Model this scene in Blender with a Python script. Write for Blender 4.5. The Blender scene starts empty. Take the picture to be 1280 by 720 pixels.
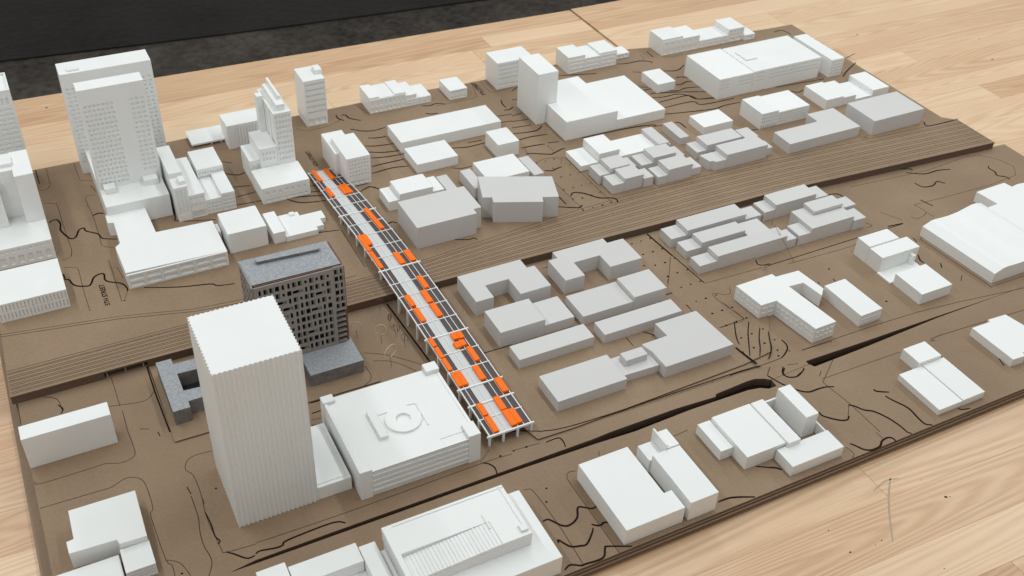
import bpy, bmesh, math, random
from mathutils import Vector, Matrix
random.seed(7)
sc = bpy.context.scene
col = sc.collection

# ------------------------------------------------------------------ camera
cam_d = bpy.data.cameras.new('camera'); cam = bpy.data.objects.new('camera', cam_d); col.objects.link(cam)
sc.camera = cam
YAW, PITCH, ROLL = 0.49895524, 0.66563844, 0.04779473
fw = Vector((math.sin(YAW)*math.cos(PITCH), math.cos(YAW)*math.cos(PITCH), -math.sin(PITCH)))
rt = Vector((math.cos(YAW), -math.sin(YAW), 0)); up = rt.cross(fw)
r2 = math.cos(ROLL)*rt + math.sin(ROLL)*up; u2 = -math.sin(ROLL)*rt + math.cos(ROLL)*up
cam.matrix_world = Matrix(((r2.x, u2.x, -fw.x, 0), (r2.y, u2.y, -fw.y, 0), (r2.z, u2.z, -fw.z, 1.0), (0, 0, 0, 1)))
cam_d.sensor_width = 36; cam_d.lens = 36*1326.68/1280; cam_d.clip_start = .01; cam_d.clip_end = 60
cam_d.dof.use_dof = True; cam_d.dof.focus_distance = 1.45; cam_d.dof.aperture_fstop = 12

# ------------------------------------------------------------------ light
w = bpy.data.worlds.new('World'); sc.world = w; w.use_nodes = True
w.node_tree.nodes['Background'].inputs[0].default_value = (1.0, .965, .91, 1)
w.node_tree.nodes['Background'].inputs[1].default_value = 0.315
def tube(x, y, z, sx, sy, power, colr=(.93, 1.0, 1.02)):
    d = bpy.data.lights.new('ceiling_light', 'AREA'); d.shape = 'RECTANGLE'; d.size = sx; d.size_y = sy
    d.energy = power; d.color = colr
    o = bpy.data.objects.new('ceiling_light', d); col.objects.link(o); o.location = (x, y, z)
# linear ceiling fixtures running away from the viewer, above and outside the picture
for lx, pw in ((-.45, 12), (1.07, 11.5), (2.55, 13.5)): tube(lx, 1.5, 1.45, .10, 2.8, pw)
sc.view_settings.view_transform = 'Standard'; sc.view_settings.look = 'None'
sc.view_settings.exposure = 0.31; sc.view_settings.gamma = 1; sc.view_settings.use_curve_mapping = False
sc.render.engine = 'CYCLES'; sc.cycles.max_bounces = 8; sc.cycles.diffuse_bounces = 4

# ------------------------------------------------------------------ materials
def new_mat(name):
    m = bpy.data.materials.new(name); m.use_nodes = True
    nt = m.node_tree; return m, nt, nt.nodes['Principled BSDF']
def lk(nt, a, b): nt.links.new(a, b)
def nd(nt, t, **kw):
    n = nt.nodes.new(t)
    for k, v in kw.items(): setattr(n, k, v)
    return n
def plain(name, c, rough=.5, noise=.06, scale=60, bump=.05, bscale=400, spec=.5):
    m, nt, b = new_mat(name)
    tc = nd(nt, 'ShaderNodeTexCoord'); nz = nd(nt, 'ShaderNodeTexNoise'); nz.inputs['Scale'].default_value = scale; nz.inputs['Detail'].default_value = 5
    g = nd(nt, 'ShaderNodeNewGeometry')
    lk(nt, g.outputs['Position'], nz.inputs['Vector'])
    mx = nd(nt, 'ShaderNodeMix', data_type='RGBA'); 
    mx.inputs['A'].default_value = (*[v*(1-noise) for v in c], 1); mx.inputs['B'].default_value = (*[min(1, v*(1+noise)) for v in c], 1)
    lk(nt, nz.outputs['Fac'], mx.inputs['Factor']); lk(nt, mx.outputs['Result'], b.inputs['Base Color'])
    b.inputs['Roughness'].default_value = rough; b.inputs['Specular IOR Level'].default_value = spec
    if bump:
        n2 = nd(nt, 'ShaderNodeTexNoise'); n2.inputs['Scale'].default_value = bscale; n2.inputs['Detail'].default_value = 3
        lk(nt, g.outputs['Position'], n2.inputs['Vector'])
        bp = nd(nt, 'ShaderNodeBump'); bp.inputs['Strength'].default_value = bump; bp.inputs['Distance'].default_value = .001
        lk(nt, n2.outputs['Fac'], bp.inputs['Height']); lk(nt, bp.outputs['Normal'], b.inputs['Normal'])
    return m
def printed(name, c, noise=.04):
    # 3D-printed plastic: faint filament lines on roofs, layer lines on walls
    m, nt, b = new_mat(name)
    g = nd(nt, 'ShaderNodeNewGeometry'); oi = nd(nt, 'ShaderNodeObjectInfo')
    nz = nd(nt, 'ShaderNodeTexNoise'); nz.inputs['Scale'].default_value = 22; nz.inputs['Detail'].default_value = 6
    lk(nt, g.outputs['Position'], nz.inputs['Vector'])
    ad = nd(nt, 'ShaderNodeMath', operation='MULTIPLY_ADD'); ad.inputs[1].default_value = .5; 
    lk(nt, oi.outputs['Random'], ad.inputs[0]); lk(nt, nz.outputs['Fac'], ad.inputs[2])
    mx = nd(nt, 'ShaderNodeMix', data_type='RGBA')
    mx.inputs['A'].default_value = (*[v*(1-noise) for v in c], 1); mx.inputs['B'].default_value = (*[v*(1+noise) for v in c], 1)
    lk(nt, ad.outputs[0], mx.inputs['Factor']); lk(nt, mx.outputs['Result'], b.inputs['Base Color'])
    wv = nd(nt, 'ShaderNodeTexWave', wave_type='BANDS', bands_direction='Z'); wv.inputs['Scale'].default_value = 320; wv.inputs['Distortion'].default_value = .6
    lk(nt, g.outputs['Position'], wv.inputs['Vector'])
    wr = nd(nt, 'ShaderNodeTexWave', wave_type='BANDS', bands_direction='DIAGONAL'); wr.inputs['Scale'].default_value = 260; wr.inputs['Distortion'].default_value = 1.5
    sx = nd(nt, 'ShaderNodeMapping'); sx.inputs['Scale'].default_value = (1, .35, 0); lk(nt, g.outputs['Position'], sx.inputs['Vector']); lk(nt, sx.outputs['Vector'], wr.inputs['Vector'])
    hs = nd(nt, 'ShaderNodeMath', operation='ADD'); lk(nt, wv.outputs['Fac'], hs.inputs[0]); lk(nt, wr.outputs['Fac'], hs.inputs[1])
    bp = nd(nt, 'ShaderNodeBump'); bp.inputs['Strength'].default_value = .10; bp.inputs['Distance'].default_value = .0004
    lk(nt, hs.outputs[0], bp.inputs['Height']); lk(nt, bp.outputs['Normal'], b.inputs['Normal'])
    rr = nd(nt, 'ShaderNodeMapRange'); rr.inputs['To Min'].default_value = .38; rr.inputs['To Max'].default_value = .58; lk(nt, nz.outputs['Fac'], rr.inputs['Value']); lk(nt, rr.outputs['Result'], b.inputs['Roughness'])
    return m
def chipboard():
    m, nt, b = new_mat('chipboard')
    g = nd(nt, 'ShaderNodeNewGeometry')
    n1 = nd(nt, 'ShaderNodeTexNoise'); n1.inputs['Scale'].default_value = 5; n1.inputs['Detail'].default_value = 8; n1.inputs['Roughness'].default_value = .6
    n2 = nd(nt, 'ShaderNodeTexNoise'); n2.inputs['Scale'].default_value = 260; n2.inputs['Detail'].default_value = 6; n2.inputs['Roughness'].default_value = .7
    n3 = nd(nt, 'ShaderNodeTexNoise'); n3.inputs['Scale'].default_value = 900; n3.inputs['Detail'].default_value = 2
    mp = nd(nt, 'ShaderNodeMapping'); mp.inputs['Scale'].default_value = (.8, 1, 1)
    lk(nt, g.outputs['Position'], n1.inputs['Vector']); lk(nt, g.outputs['Position'], mp.inputs['Vector']); lk(nt, mp.outputs['Vector'], n2.inputs['Vector']); lk(nt, g.outputs['Position'], n3.inputs['Vector'])
    r1 = nd(nt, 'ShaderNodeValToRGB'); e = r1.color_ramp.elements
    e[0].position = .3; e[0].color = (.240, .163, .102, 1); e[1].position = .72; e[1].color = (.315, .220, .142, 1)
    lk(nt, n1.outputs['Fac'], r1.inputs['Fac'])
    r2_ = nd(nt, 'ShaderNodeMapRange'); r2_.inputs['From Min'].default_value = .3; r2_.inputs['From Max'].default_value = .7; r2_.inputs['To Min'].default_value = .90; r2_.inputs['To Max'].default_value = 1.09
    lk(nt, n2.outputs['Fac'], r2_.inputs['Value'])
    sc_ = nd(nt, 'ShaderNodeVectorMath', operation='SCALE'); lk(nt, r1.outputs['Color'], sc_.inputs[0]); lk(nt, r2_.outputs['Result'], sc_.inputs['Scale'])
    lk(nt, sc_.outputs['Vector'], b.inputs['Base Color'])
    b.inputs['Roughness'].default_value = .62; b.inputs['Specular IOR Level'].default_value = .3
    bp = nd(nt, 'ShaderNodeBump'); bp.inputs['Strength'].default_value = .10; bp.inputs['Distance'].default_value = .0003
    lk(nt, n2.outputs['Fac'], bp.inputs['Height']); lk(nt, bp.outputs['Normal'], b.inputs['Normal'])
    return m
def wood():
    m, nt, b = new_mat('maple_wood')
    g = nd(nt, 'ShaderNodeNewGeometry'); oi = nd(nt, 'ShaderNodeObjectInfo')
    off = nd(nt, 'ShaderNodeVectorMath', operation='SCALE'); off.inputs['Scale'].default_value = 37
    cx = nd(nt, 'ShaderNodeCombineXYZ'); lk(nt, oi.outputs['Random'], cx.inputs[0]); lk(nt, oi.outputs['Random'], cx.inputs[1]); lk(nt, cx.outputs[0], off.inputs[0])
    ad = nd(nt, 'ShaderNodeVectorMath', operation='ADD'); lk(nt, g.outputs['Position'], ad.inputs[0]); lk(nt, off.outputs[0], ad.inputs[1])
    mp = nd(nt, 'ShaderNodeMapping'); mp.inputs['Scale'].default_value = (.38, 6, 1); mp.inputs['Rotation'].default_value = (0, 0, .03); lk(nt, ad.outputs[0], mp.inputs['Vector'])
    n1 = nd(nt, 'ShaderNodeTexNoise'); n1.inputs['Scale'].default_value = 1.3; n1.inputs['Detail'].default_value = 1.5; n1.inputs['Distortion'].default_value = .2; lk(nt, mp.outputs['Vector'], n1.inputs['Vector'])
    wv = nd(nt, 'ShaderNodeMath', operation='MULTIPLY'); wv.inputs[1].default_value = 300; lk(nt, n1.outputs['Fac'], wv.inputs[0])
    sn = nd(nt, 'ShaderNodeMath', operation='SINE'); lk(nt, wv.outputs[0], sn.inputs[0])
    mp2 = nd(nt, 'ShaderNodeMapping'); mp2.inputs['Scale'].default_value = (14, 420, 1); lk(nt, ad.outputs[0], mp2.inputs['Vector'])
    n2 = nd(nt, 'ShaderNodeTexNoise'); n2.inputs['Scale'].default_value = 1; n2.inputs['Detail'].default_value = 4; lk(nt, mp2.outputs['Vector'], n2.inputs['Vector'])
    n3 = nd(nt, 'ShaderNodeTexNoise'); n3.inputs['Scale'].default_value = 3.5; n3.inputs['Detail'].default_value = 3; lk(nt, ad.outputs[0], n3.inputs['Vector'])
    s1 = nd(nt, 'ShaderNodeMath', operation='MULTIPLY_ADD'); s1.inputs[1].default_value = .075; s1.inputs[2].default_value = .2; lk(nt, sn.outputs[0], s1.inputs[0])
    s2 = nd(nt, 'ShaderNodeMath', operation='MULTIPLY_ADD'); s2.inputs[1].default_value = .30; lk(nt, n2.outputs['Fac'], s2.inputs[0]); lk(nt, s1.outputs[0], s2.inputs[2])
    s3 = nd(nt, 'ShaderNodeMath', operation='MULTIPLY_ADD'); s3.inputs[1].default_value = .36; lk(nt, oi.outputs['Random'], s3.inputs[0]); lk(nt, s2.outputs[0], s3.inputs[2])
    s4 = nd(nt, 'ShaderNodeMath', operation='MULTIPLY_ADD'); s4.inputs[1].default_value = .2; lk(nt, n3.outputs['Fac'], s4.inputs[0]); lk(nt, s3.outputs[0], s4.inputs[2])
    r = nd(nt, 'ShaderNodeValToRGB'); e = r.color_ramp.elements
    e[0].position = .18; e[0].color = (.86, .675, .475, 1); e[1].position = .85; e[1].color = (.53, .305, .165, 1)
    x = e.new(.5); x.color = (.765, .54, .345, 1)
    lk(nt, s4.outputs[0], r.inputs['Fac']); lk(nt, r.outputs['Color'], b.inputs['Base Color'])
    b.inputs['Roughness'].default_value = .36; b.inputs['Specular IOR Level'].default_value = .55
    bp = nd(nt, 'ShaderNodeBump'); bp.inputs['Strength'].default_value = .06; bp.inputs['Distance'].default_value = .0006
    lk(nt, n2.outputs['Fac'], bp.inputs['Height']); lk(nt, bp.outputs['Normal'], b.inputs['Normal'])
    return m
def concrete(name, lo, hi, scale, rough=.5):
    m, nt, b = new_mat(name)
    g = nd(nt, 'ShaderNodeNewGeometry')
    n1 = nd(nt, 'ShaderNodeTexNoise'); n1.inputs['Scale'].default_value = scale; n1.inputs['Detail'].default_value = 9; n1.inputs['Roughness'].default_value = .72
    n2 = nd(nt, 'ShaderNodeTexNoise'); n2.inputs['Scale'].default_value = scale*14; n2.inputs['Detail'].default_value = 4
    for n in (n1, n2): lk(nt, g.outputs['Position'], n.inputs['Vector'])
    s = nd(nt, 'ShaderNodeMath', operation='MULTIPLY_ADD'); s.inputs[1].default_value = .45; lk(nt, n2.outputs['Fac'], s.inputs[0]); lk(nt, n1.outputs['Fac'], s.inputs[2])
    r = nd(nt, 'ShaderNodeValToRGB'); e = r.color_ramp.elements
    e[0].position = .52; e[0].color = (*lo, 1); e[1].position = .93; e[1].color = (*hi, 1)
    lk(nt, s.outputs[0], r.inputs['Fac']); lk(nt, r.outputs['Color'], b.inputs['Base Color'])
    b.inputs['Roughness'].default_value = rough; b.inputs['Specular IOR Level'].default_value = .25
    bp = nd(nt, 'ShaderNodeBump'); bp.inputs['Strength'].default_value = .35; bp.inputs['Distance'].default_value = .05/scale
    lk(nt, s.outputs[0], bp.inputs['Height']); lk(nt, bp.outputs['Normal'], b.inputs['Normal'])
    return m
M = dict(
    white=printed('white_printed_plastic', (.81, .82, .81)),
    grey=printed('light_grey_printed_plastic', (.60, .588, .58)),
    board=chipboard(),
    burnt=plain('laser_burnt_edge', (.125, .080, .054), .7, .35, 300),
    cut=plain('laser_cut_line_and_slot_shade', (.016, .009, .008), .9, .3, 200, spec=.08),
    score=plain('scored_line', (.066, .043, .030), .9, .3, 200, spec=.1),
    wood=wood(),
    floor=concrete('dark_concrete_floor', (.010, .009, .008), (.115, .100, .086), 3.2, .7),
    mat=concrete('black_floor', (.004, .004, .004), (.022, .021, .020), 2.5, .6),
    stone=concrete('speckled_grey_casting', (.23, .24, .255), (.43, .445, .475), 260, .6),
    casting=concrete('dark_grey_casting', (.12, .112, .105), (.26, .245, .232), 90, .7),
    card=plain('grey_brown_card', (.265, .242, .217), .7, .10, 120, .1),
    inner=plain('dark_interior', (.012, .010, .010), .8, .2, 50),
    redcard=plain('red_brown_card', (.16, .065, .045), .7, .25, 150),
    bwhite=plain('white_bridge_plastic', (.80, .81, .81), .45, .02),
    bay=plain('dark_bay_panel', (.075, .058, .054), .6, .12, 300),
    walk=plain('pale_mesh_walkway', (.62, .635, .63), .5, .12, 900, .3, 1500),
    orange=plain('orange_plastic', (1.0, .175, .0), .5, .03, 200, spec=.25),
    wire=plain('dark_wire', (.10, .07, .045), .4, .3, 300),
    wirel=plain('bright_wire', (.75, .62, .45), .35, .2, 300),
    pencil=plain('grey_scuff', (.42, .32, .22), .6, .2, 200),
    ink=plain('dark_speck', (.035, .028, .025), .6, .2, 200),
    steel=plain('grey_post', (.30, .28, .26), .5, .1, 200),
)

# ------------------------------------------------------------------ mesh helpers (units: millimetres in, metres out)
def mesh_obj(name, verts, faces, mat, parent=None, mats=None, fm=None):
    me = bpy.data.meshes.new(name)
    o0 = Vector((0, 0, 0))
    if parent is not None: o0 = parent.location if parent.parent is None else parent.parent.location
    me.from_pydata([(v[0]/1000-o0.x, v[1]/1000-o0.y, v[2]/1000-o0.z) for v in verts], [], faces)
    if mats:
        for m in mats: me.materials.append(M[m])
        for p, i in zip(me.polygons, fm): p.material_index = i
    else: me.materials.append(M[mat])
    me.update()
    o = bpy.data.objects.new(name, me); col.objects.link(o)
    if parent is not None: o.parent = parent
    return o
def area(p):
    return sum(p[i][0]*p[(i+1) % len(p)][1]-p[(i+1) % len(p)][0]*p[i][1] for i in range(len(p)))
def prism_data(poly, z0, z1):
    if area(poly) < 0: poly = poly[::-1]
    n = len(poly)
    v = [(x, y, z0) for x, y in poly]+[(x, y, z1) for x, y in poly]
    f = [tuple(range(n-1, -1, -1)), tuple(range(n, 2*n))]+[(i, (i+1) % n, n+(i+1) % n, n+i) for i in range(n)]
    return v, f
def rect(x0, x1, y0, y1): return [(x0, y0), (x1, y0), (x1, y1), (x0, y1)]
def prism(name, geom, z0, z1, mat, parent=None, bev=.3):
    poly = rect(*geom) if len(geom) == 4 and not isinstance(geom[0], tuple) else geom
    v, f = prism_data(poly, z0, z1)
    o = mesh_obj(name, v, f, mat, parent)
    if bev:
        bm = bmesh.new(); bm.from_mesh(o.data)
        bmesh.ops.bevel(bm, geom=[e for e in bm.edges if e.calc_length() > 4*bev/1000], offset=bev/1000, segments=1, affect='EDGES', clamp_overlap=True)
        bm.to_mesh(o.data); bm.free()
    return o
def tag(o, label=None, cat=None, group=None, kind=None):
    if label: o['label'] = label
    if cat: o['category'] = cat
    if group: o['group'] = group
    if kind: o['kind'] = kind
    return o
def empty(name, x, y, z):
    o = bpy.data.objects.new(name, None); col.objects.link(o); o.location = (x/1000, y/1000, z/1000); o.empty_display_size = .01
    return o
def wall(parent, face, pos, a0, a1, z0, z1, grids, mat, d=2.0, name='window_wall'):
    """a wall slab of thickness d with recessed window openings; face 'front' looks to -y (pos = y), 'left' to -x (pos = x)"""
    W, Hh = a1-a0, z1-z0; rects = []
    for g in grids:
        u0, u1, nc, v0, v1, nr, wf, hf = g[:8]; wf = min(max(wf, .9), wf*1.2); hf = min(max(hf, .92), hf*1.15); st = g[8] if len(g) > 8 else 0
        for r in range(nr):
            for c in range(nc):
                cu = (u1-u0)/nc; cv = (v1-v0)/nr
                uc = u0+cu*(c+.5)+(cu*st if r % 2 else -cu*st); vc = v0+cv*(r+.5)
                rects.append((a0+W*(uc-cu*wf/2), a0+W*(uc+cu*wf/2), z0+Hh*(vc-cv*hf/2), z0+Hh*(vc+cv*hf/2)))
    us = sorted({round(v, 4) for q in rects for v in q[:2]} | {a0, a1}); vs = sorted({round(v, 4) for q in rects for v in q[2:]} | {z0, z1})
    hole = set()
    iu = {v: i for i, v in enumerate(us)}; iv = {v: i for i, v in enumerate(vs)}
    for q in rects:
        for i in range(iu[round(q[0], 4)], iu[round(q[1], 4)]):
            for j in range(iv[round(q[2], 4)], iv[round(q[3], 4)]): hole.add((i, j))
    V, F = [], []; vi = {}
    def vert(a, dep, z):
        p = (a, pos+dep, z) if face == 'front' else (pos+dep, a, z)
        if p not in vi: vi[p] = len(V); V.append(p)
        return vi[p]
    def quad(*p):
        q = [vert(*x) for x in p]; F.append(tuple(q if face == 'front' else q[::-1]))
    nu, nv = len(us)-1, len(vs)-1
    for i in range(nu):
        for j in range(nv):
            a, b, c, e = us[i], us[i+1], vs[j], vs[j+1]
            if (i, j) in hole:
                quad((a, d*.85, c), (b, d*.85, c), (b, d*.85, e), (a, d*.85, e))
                if (i-1, j) not in hole: quad((a, 0, c), (a, d*.85, c), (a, d*.85, e), (a, 0, e))
                if (i+1, j) not in hole: quad((b, d*.85, c), (b, 0, c), (b, 0, e), (b, d*.85, e))
                if (i, j-1) not in hole: quad((a, 0, c), (b, 0, c), (b, d*.85, c), (a, d*.85, c))
                if (i, j+1) not in hole: quad((a, d*.85, e), (b, d*.85, e), (b, 0, e), (a, 0, e))
            else: quad((a, 0, c), (b, 0, c), (b, 0, e), (a, 0, e))
    quad((a0, 0, z1), (a1, 0, z1), (a1, d, z1), (a0, d, z1)); quad((a0, d, z0), (a1, d, z0), (a1, 0, z0), (a0, 0, z0))
    quad((a0, d, z0), (a0, 0, z0), (a0, 0, z1), (a0, d, z1)); quad((a1, 0, z0), (a1, d, z0), (a1, d, z1), (a1, 0, z1))
    return mesh_obj(name, V, F, mat, parent)
def building(name, label, parts, mat='white', g=0, group=None, cat='building model'):
    single = len(parts) == 1 and len(parts[0]) < 5
    if single:
        pn, geom, z0, z1 = parts[0]
        o = prism(name, geom, g if z0 is None else z0, z1, mat)
        return tag(o, label, cat, group)
    xs, ys = [], []
    for p in parts:
        ge = p[1]
        if isinstance(ge[0], tuple): xs += [q[0] for q in ge]; ys += [q[1] for q in ge]
        else: xs += ge[:2]; ys += ge[2:]
    root = empty(name, sum(xs)/len(xs), sum(ys)/len(ys), g)
    tag(root, label, cat, group)
    for p in parts:
        pn, geom, z0, z1 = p[:4]; op = p[4] if len(p) > 4 else {}
        z0 = g if z0 is None else z0; mt = op.get('mat', mat)
        if 'front' in op or 'left' in op:
            x0, x1, y0, y1 = geom; d = op.get('d', 2.0)
            xb, yb = x0, y0
            if 'front' in op: yb = y0+d+.02
            if 'left' in op: xb = x0+d+.02
            bo = prism(pn, (xb, x1, yb, y1), z0, z1, mt, root, .0)
            if 'front' in op: wall(bo, 'front', y0, x0, x1, z0, z1+.03, op['front'], mt, d)
            if 'left' in op: wall(bo, 'left', x0, yb, y1, z0, z1+.03, op['left'], mt, d)
        else: prism(pn, geom, z0, z1, mt, root, op.get('bev', .3))
    return root
N = 14.0

# polylines on the board: level (N = track plate, S = near side), width in mm, points in 0.1 mm
CONTOURS="""N 2.2 59,15522 96,15572 178,15561 210,15424 187,15239 270,14981 330,14940 383,14990 445,15140 524,15165 539,15069 693,14912 741,14758 962,14645
N 2.2 704,15459 803,15493 874,15455
N 2.2 49,14070 54,13921 100,13893 156,13717 325,13628 384,13681 431,13792 513,13849 588,13824 587,13643 778,13491 829,13350 822,13276
N 1.8 1055,13259 1534,13060 1951,12952 2048,12866 2288,12812
N 2.0 2953,15864 3142,15733 3273,15767
N 2.0 2980,15393 3235,15329
N 2.0 2943,15076 3256,15105
N 2.0 2879,14844 3171,14813
N 1.5 3008,16266 3153,16153
N 1.5 1979,16413 1968,15834 1898,14958 1903,14770 2461,14568
N 2.0 3191,14824 3382,14786
N 2.0 3676,14690 3784,14545 3960,14455 4248,14388
N 2.0 3697,14701 3957,14653 4297,14531
N 2.0 4149,14918 4343,14867
N 2.0 4105,14734 4298,14684
N 1.6 3340,13622 3798,13569 4173,13494
N 2.0 4856,14609 5002,14614 5138,14637
N 2.0 4853,14408 5046,14492 5143,14416 5187,14343
N 2.0 4894,13329 5014,13369 5077,13310
N 2.0 5245,14870 5477,14897 5665,14901 5924,14846
N 2.0 5322,15071 5441,15091 5779,15091 5933,15097
N 2.0 5414,15358 5668,15286 5981,15262
N 2.0 5438,15570 5693,15446 5979,15397
N 2.0 5463,15786 5643,15709 5970,15660
N 2.0 6866,15107 7146,15025 7555,15041
N 1.3 6586,14488 6741,14406 6936,14409
N 1.5 5715,12523 5933,12426 6039,12427 6064,12368
N 2.0 5367,17058 5358,16921 5432,16800
N 2.0 5445,17000 5521,16992 5562,16834 5723,16684
N 2.0 5433,16460 5602,16309 5808,16236 6036,16267
N 2.0 5613,16029 5745,15972 5939,15952
N 2.0 6983,16752 7130,16707 7267,16735 7419,16654
N 2.0 6939,16457 7017,16399 7151,16376
N 2.0 8484,16378 8437,16224 8437,16068
N 2.2 8359,15999 8455,15975 8572,16037
N 2.0 8108,15835 8430,15799
N 2.0 8094,15593 8308,15559
N 2.0 7206,15152 7486,15149
N 2.0 8849,16625 9073,16759
N 2.0 8681,16295 8815,16283
N 2.0 8395,15730 8620,15753
N 2.0 8298,15539 8614,15495
N 2.0 8189,15324 8568,15284
N 2.0 8089,15127 8532,15057 8748,15183
N 2.0 8041,14871 8344,14898 8678,14858
N 2.0 8547,14577 8757,14541
N 1.5 10162,17301 10370,17165
N 2.0 10028,16845 10286,16765 10791,16622
N 2.0 11399,16837 11583,16780 11921,16770 12101,16665 12105,16594
N 2.0 12300,17091 12278,16824
N 2.0 11515,16397 11659,16318
N 2.0 12097,16203 12402,16105 12678,16256
N 2.0 12191,15827 12292,15833 12430,15746
N 2.0 12018,15570 12156,15559 12281,15600 12478,15565
N 2.0 11276,15789 11435,15704
N 2.0 11291,15626 11472,15614 11873,15354 12133,15383 12421,15308
N 2.0 11320,15451 11473,15432 11765,15336 11999,15256 12439,15089
N 2.0 11275,15308 11510,15236 11839,15232 12042,15039 12090,14901 12402,14833
N 2.0 11294,15086 11708,15107 11987,15098 12053,14917 12467,14788
N 2.0 11215,14858 11918,14859 12030,14679 12773,14641
N 2.0 11100,14649 11523,14555 12145,14438 12410,14474 12784,14458
N 2.2 9212,14487 10107,14465 10679,14385 10720,14310
N 2.0 10567,14350 10842,14290
N 2.0 11140,14296 11216,14238 11214,14033
N 2.0 12205,13488 12454,13446
N 1.6 15479,16839 15701,16838 15757,16592
N 2.0 15451,14514 15716,14696 16172,14937
N 1.6 16114,15186 16443,15277
N 2.0 13199,14751 13581,14729
N 2.2 13858,14696 15019,14598
N 2.0 14020,14452 14134,14340 14296,14382
N 2.0 13738,14802 13758,14794
N 1.8 15648,12393 15624,12235 16366,12216
N 2.5 14334,12619 14307,12450
N 1.0 14132,12420 14195,12353
N 2.0 8016,14604 8228,14598 8479,14567
N 2.0 7993,14383 8105,14365 8391,14212 8479,14223 8680,14289 8739,14282
N 2.0 8039,13768 8156,13707 8250,13731 8375,13757
N 2.0 7865,12924 7870,12690
N 2.0 7705,12670 7983,12515 8064,12522 8102,12555
N 2.2 8067,12869 8121,12930 8199,12930 8310,12848 8388,12746 8490,12617 8678,12535 8725,12464 8697,12377
S 1.5 9973,10209 9927,10112 9978,10049 10120,10027
S 2.0 13782,11520 14081,11428 14338,11339 14332,11282
S 2.0 14179,11274 14453,11103 14786,11092 15027,11026
S 2.0 14069,10940 14114,10777 14317,10739 14484,10811 14585,10701
S 2.0 13761,10475 13828,10239
S 2.0 15782,10827 15727,10760 15733,10622 15675,10520 15788,10412 15786,10317
S 2.0 12376,11267 12520,11225 12567,11121
S 1.5 12801,9648 12780,9533
S 2.0 12529,9248 12460,9130 12460,9042
S 2.0 12701,8923 12640,8827
S 1.0 12792,8545 12658,8435
S 1.5 10539,9356 10528,9305
S 1.5 10809,9319 10802,9249
S 3.2 8391,8598 8426,8347 8459,8192
S 1.4 8723,9085 8612,8910 8524,8754 8484,8639
S 1.4 8921,8995 8757,8795 8631,8609 8472,8372
S 1.4 8987,8815 8838,8636 8715,8451 8597,8304
S 1.5 9046,8689 8940,8517 8864,8383 8755,8267 8676,8210
S 1.8 9130,8479 9134,8392 9098,8301 9002,8225 8880,8163
S 2.0 8785,7975 8699,7900 8680,7853
S 1.6 9040,7858 8973,7809 8854,7773
S 1.8 8779,8000 8705,7920 8691,7845 8732,7786 8854,7761 9018,7832
S 2.0 8466,7939 8544,7725 8666,7528 8785,7439 8939,7433 9068,7418 9174,7374
S 2.0 8655,7071 8655,6988 8790,6843 8902,6792 8978,6839
S 2.0 9109,7010 9171,6960 9244,6842 9348,6761 9437,6586 9480,6402 9486,6277
S 2.0 9647,7100 9662,7049 9805,6966
S 2.0 9705,6929 9734,6830 9825,6617 9812,6413 9817,6287 9895,6231
S 1.5 10452,6320 10485,6279 10605,6250
S 1.8 11769,6823 11724,6688
S 2.2 8644,6436 8687,6369 8740,6275 8831,6225 8972,6230 9064,6293 9180,6307 9229,6264 9227,6206
S 2.0 9486,6277 9521,6221
S 2.0 7397,6556 7487,6507 7535,6447
S 2.0 4393,7010 4435,7014 4479,6993 4568,6858 4659,6826 4788,6882 4867,7008 4916,7009 5024,6931 5103,6945
S 2.0 4412,6649 4426,6690 4504,6551 4613,6506 4702,6496 4837,6610 4886,6670
S 2.0 4898,6724 4947,6681 4995,6668 5046,6684 5102,6661
S 2.0 4289,6284 4375,6320 4485,6259 4549,6254 4770,6243 4864,6356 4908,6361 5164,6240
S 2.0 6487,6360 6629,6357 6753,6320 6947,6233
S 2.0 7270,6637 7397,6556
S 1.3 5038,8130 5216,8133 5249,8059 5228,7953
S 1.8 1189,7992 1242,8014 1419,7978 1505,7985 1578,8029 2120,8050 2264,7982
S 1.4 4136,8158 4208,8105 4247,8013 4226,7914
S 1.5 890,8165 964,8098 1080,7976 1173,7975
S 1.2 820,8842 838,8635 835,8442 869,8347 837,8315
S 1.2 721,9315 738,9186
S 1.2 607,10382 615,10301
S 1.2 -455,11410 -408,11307 -445,11231
S 1.8 2538,10074 2662,10072
S 1.8 2487,9880 2620,9884
S 2.6 2415,9665 2541,9638"""
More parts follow.
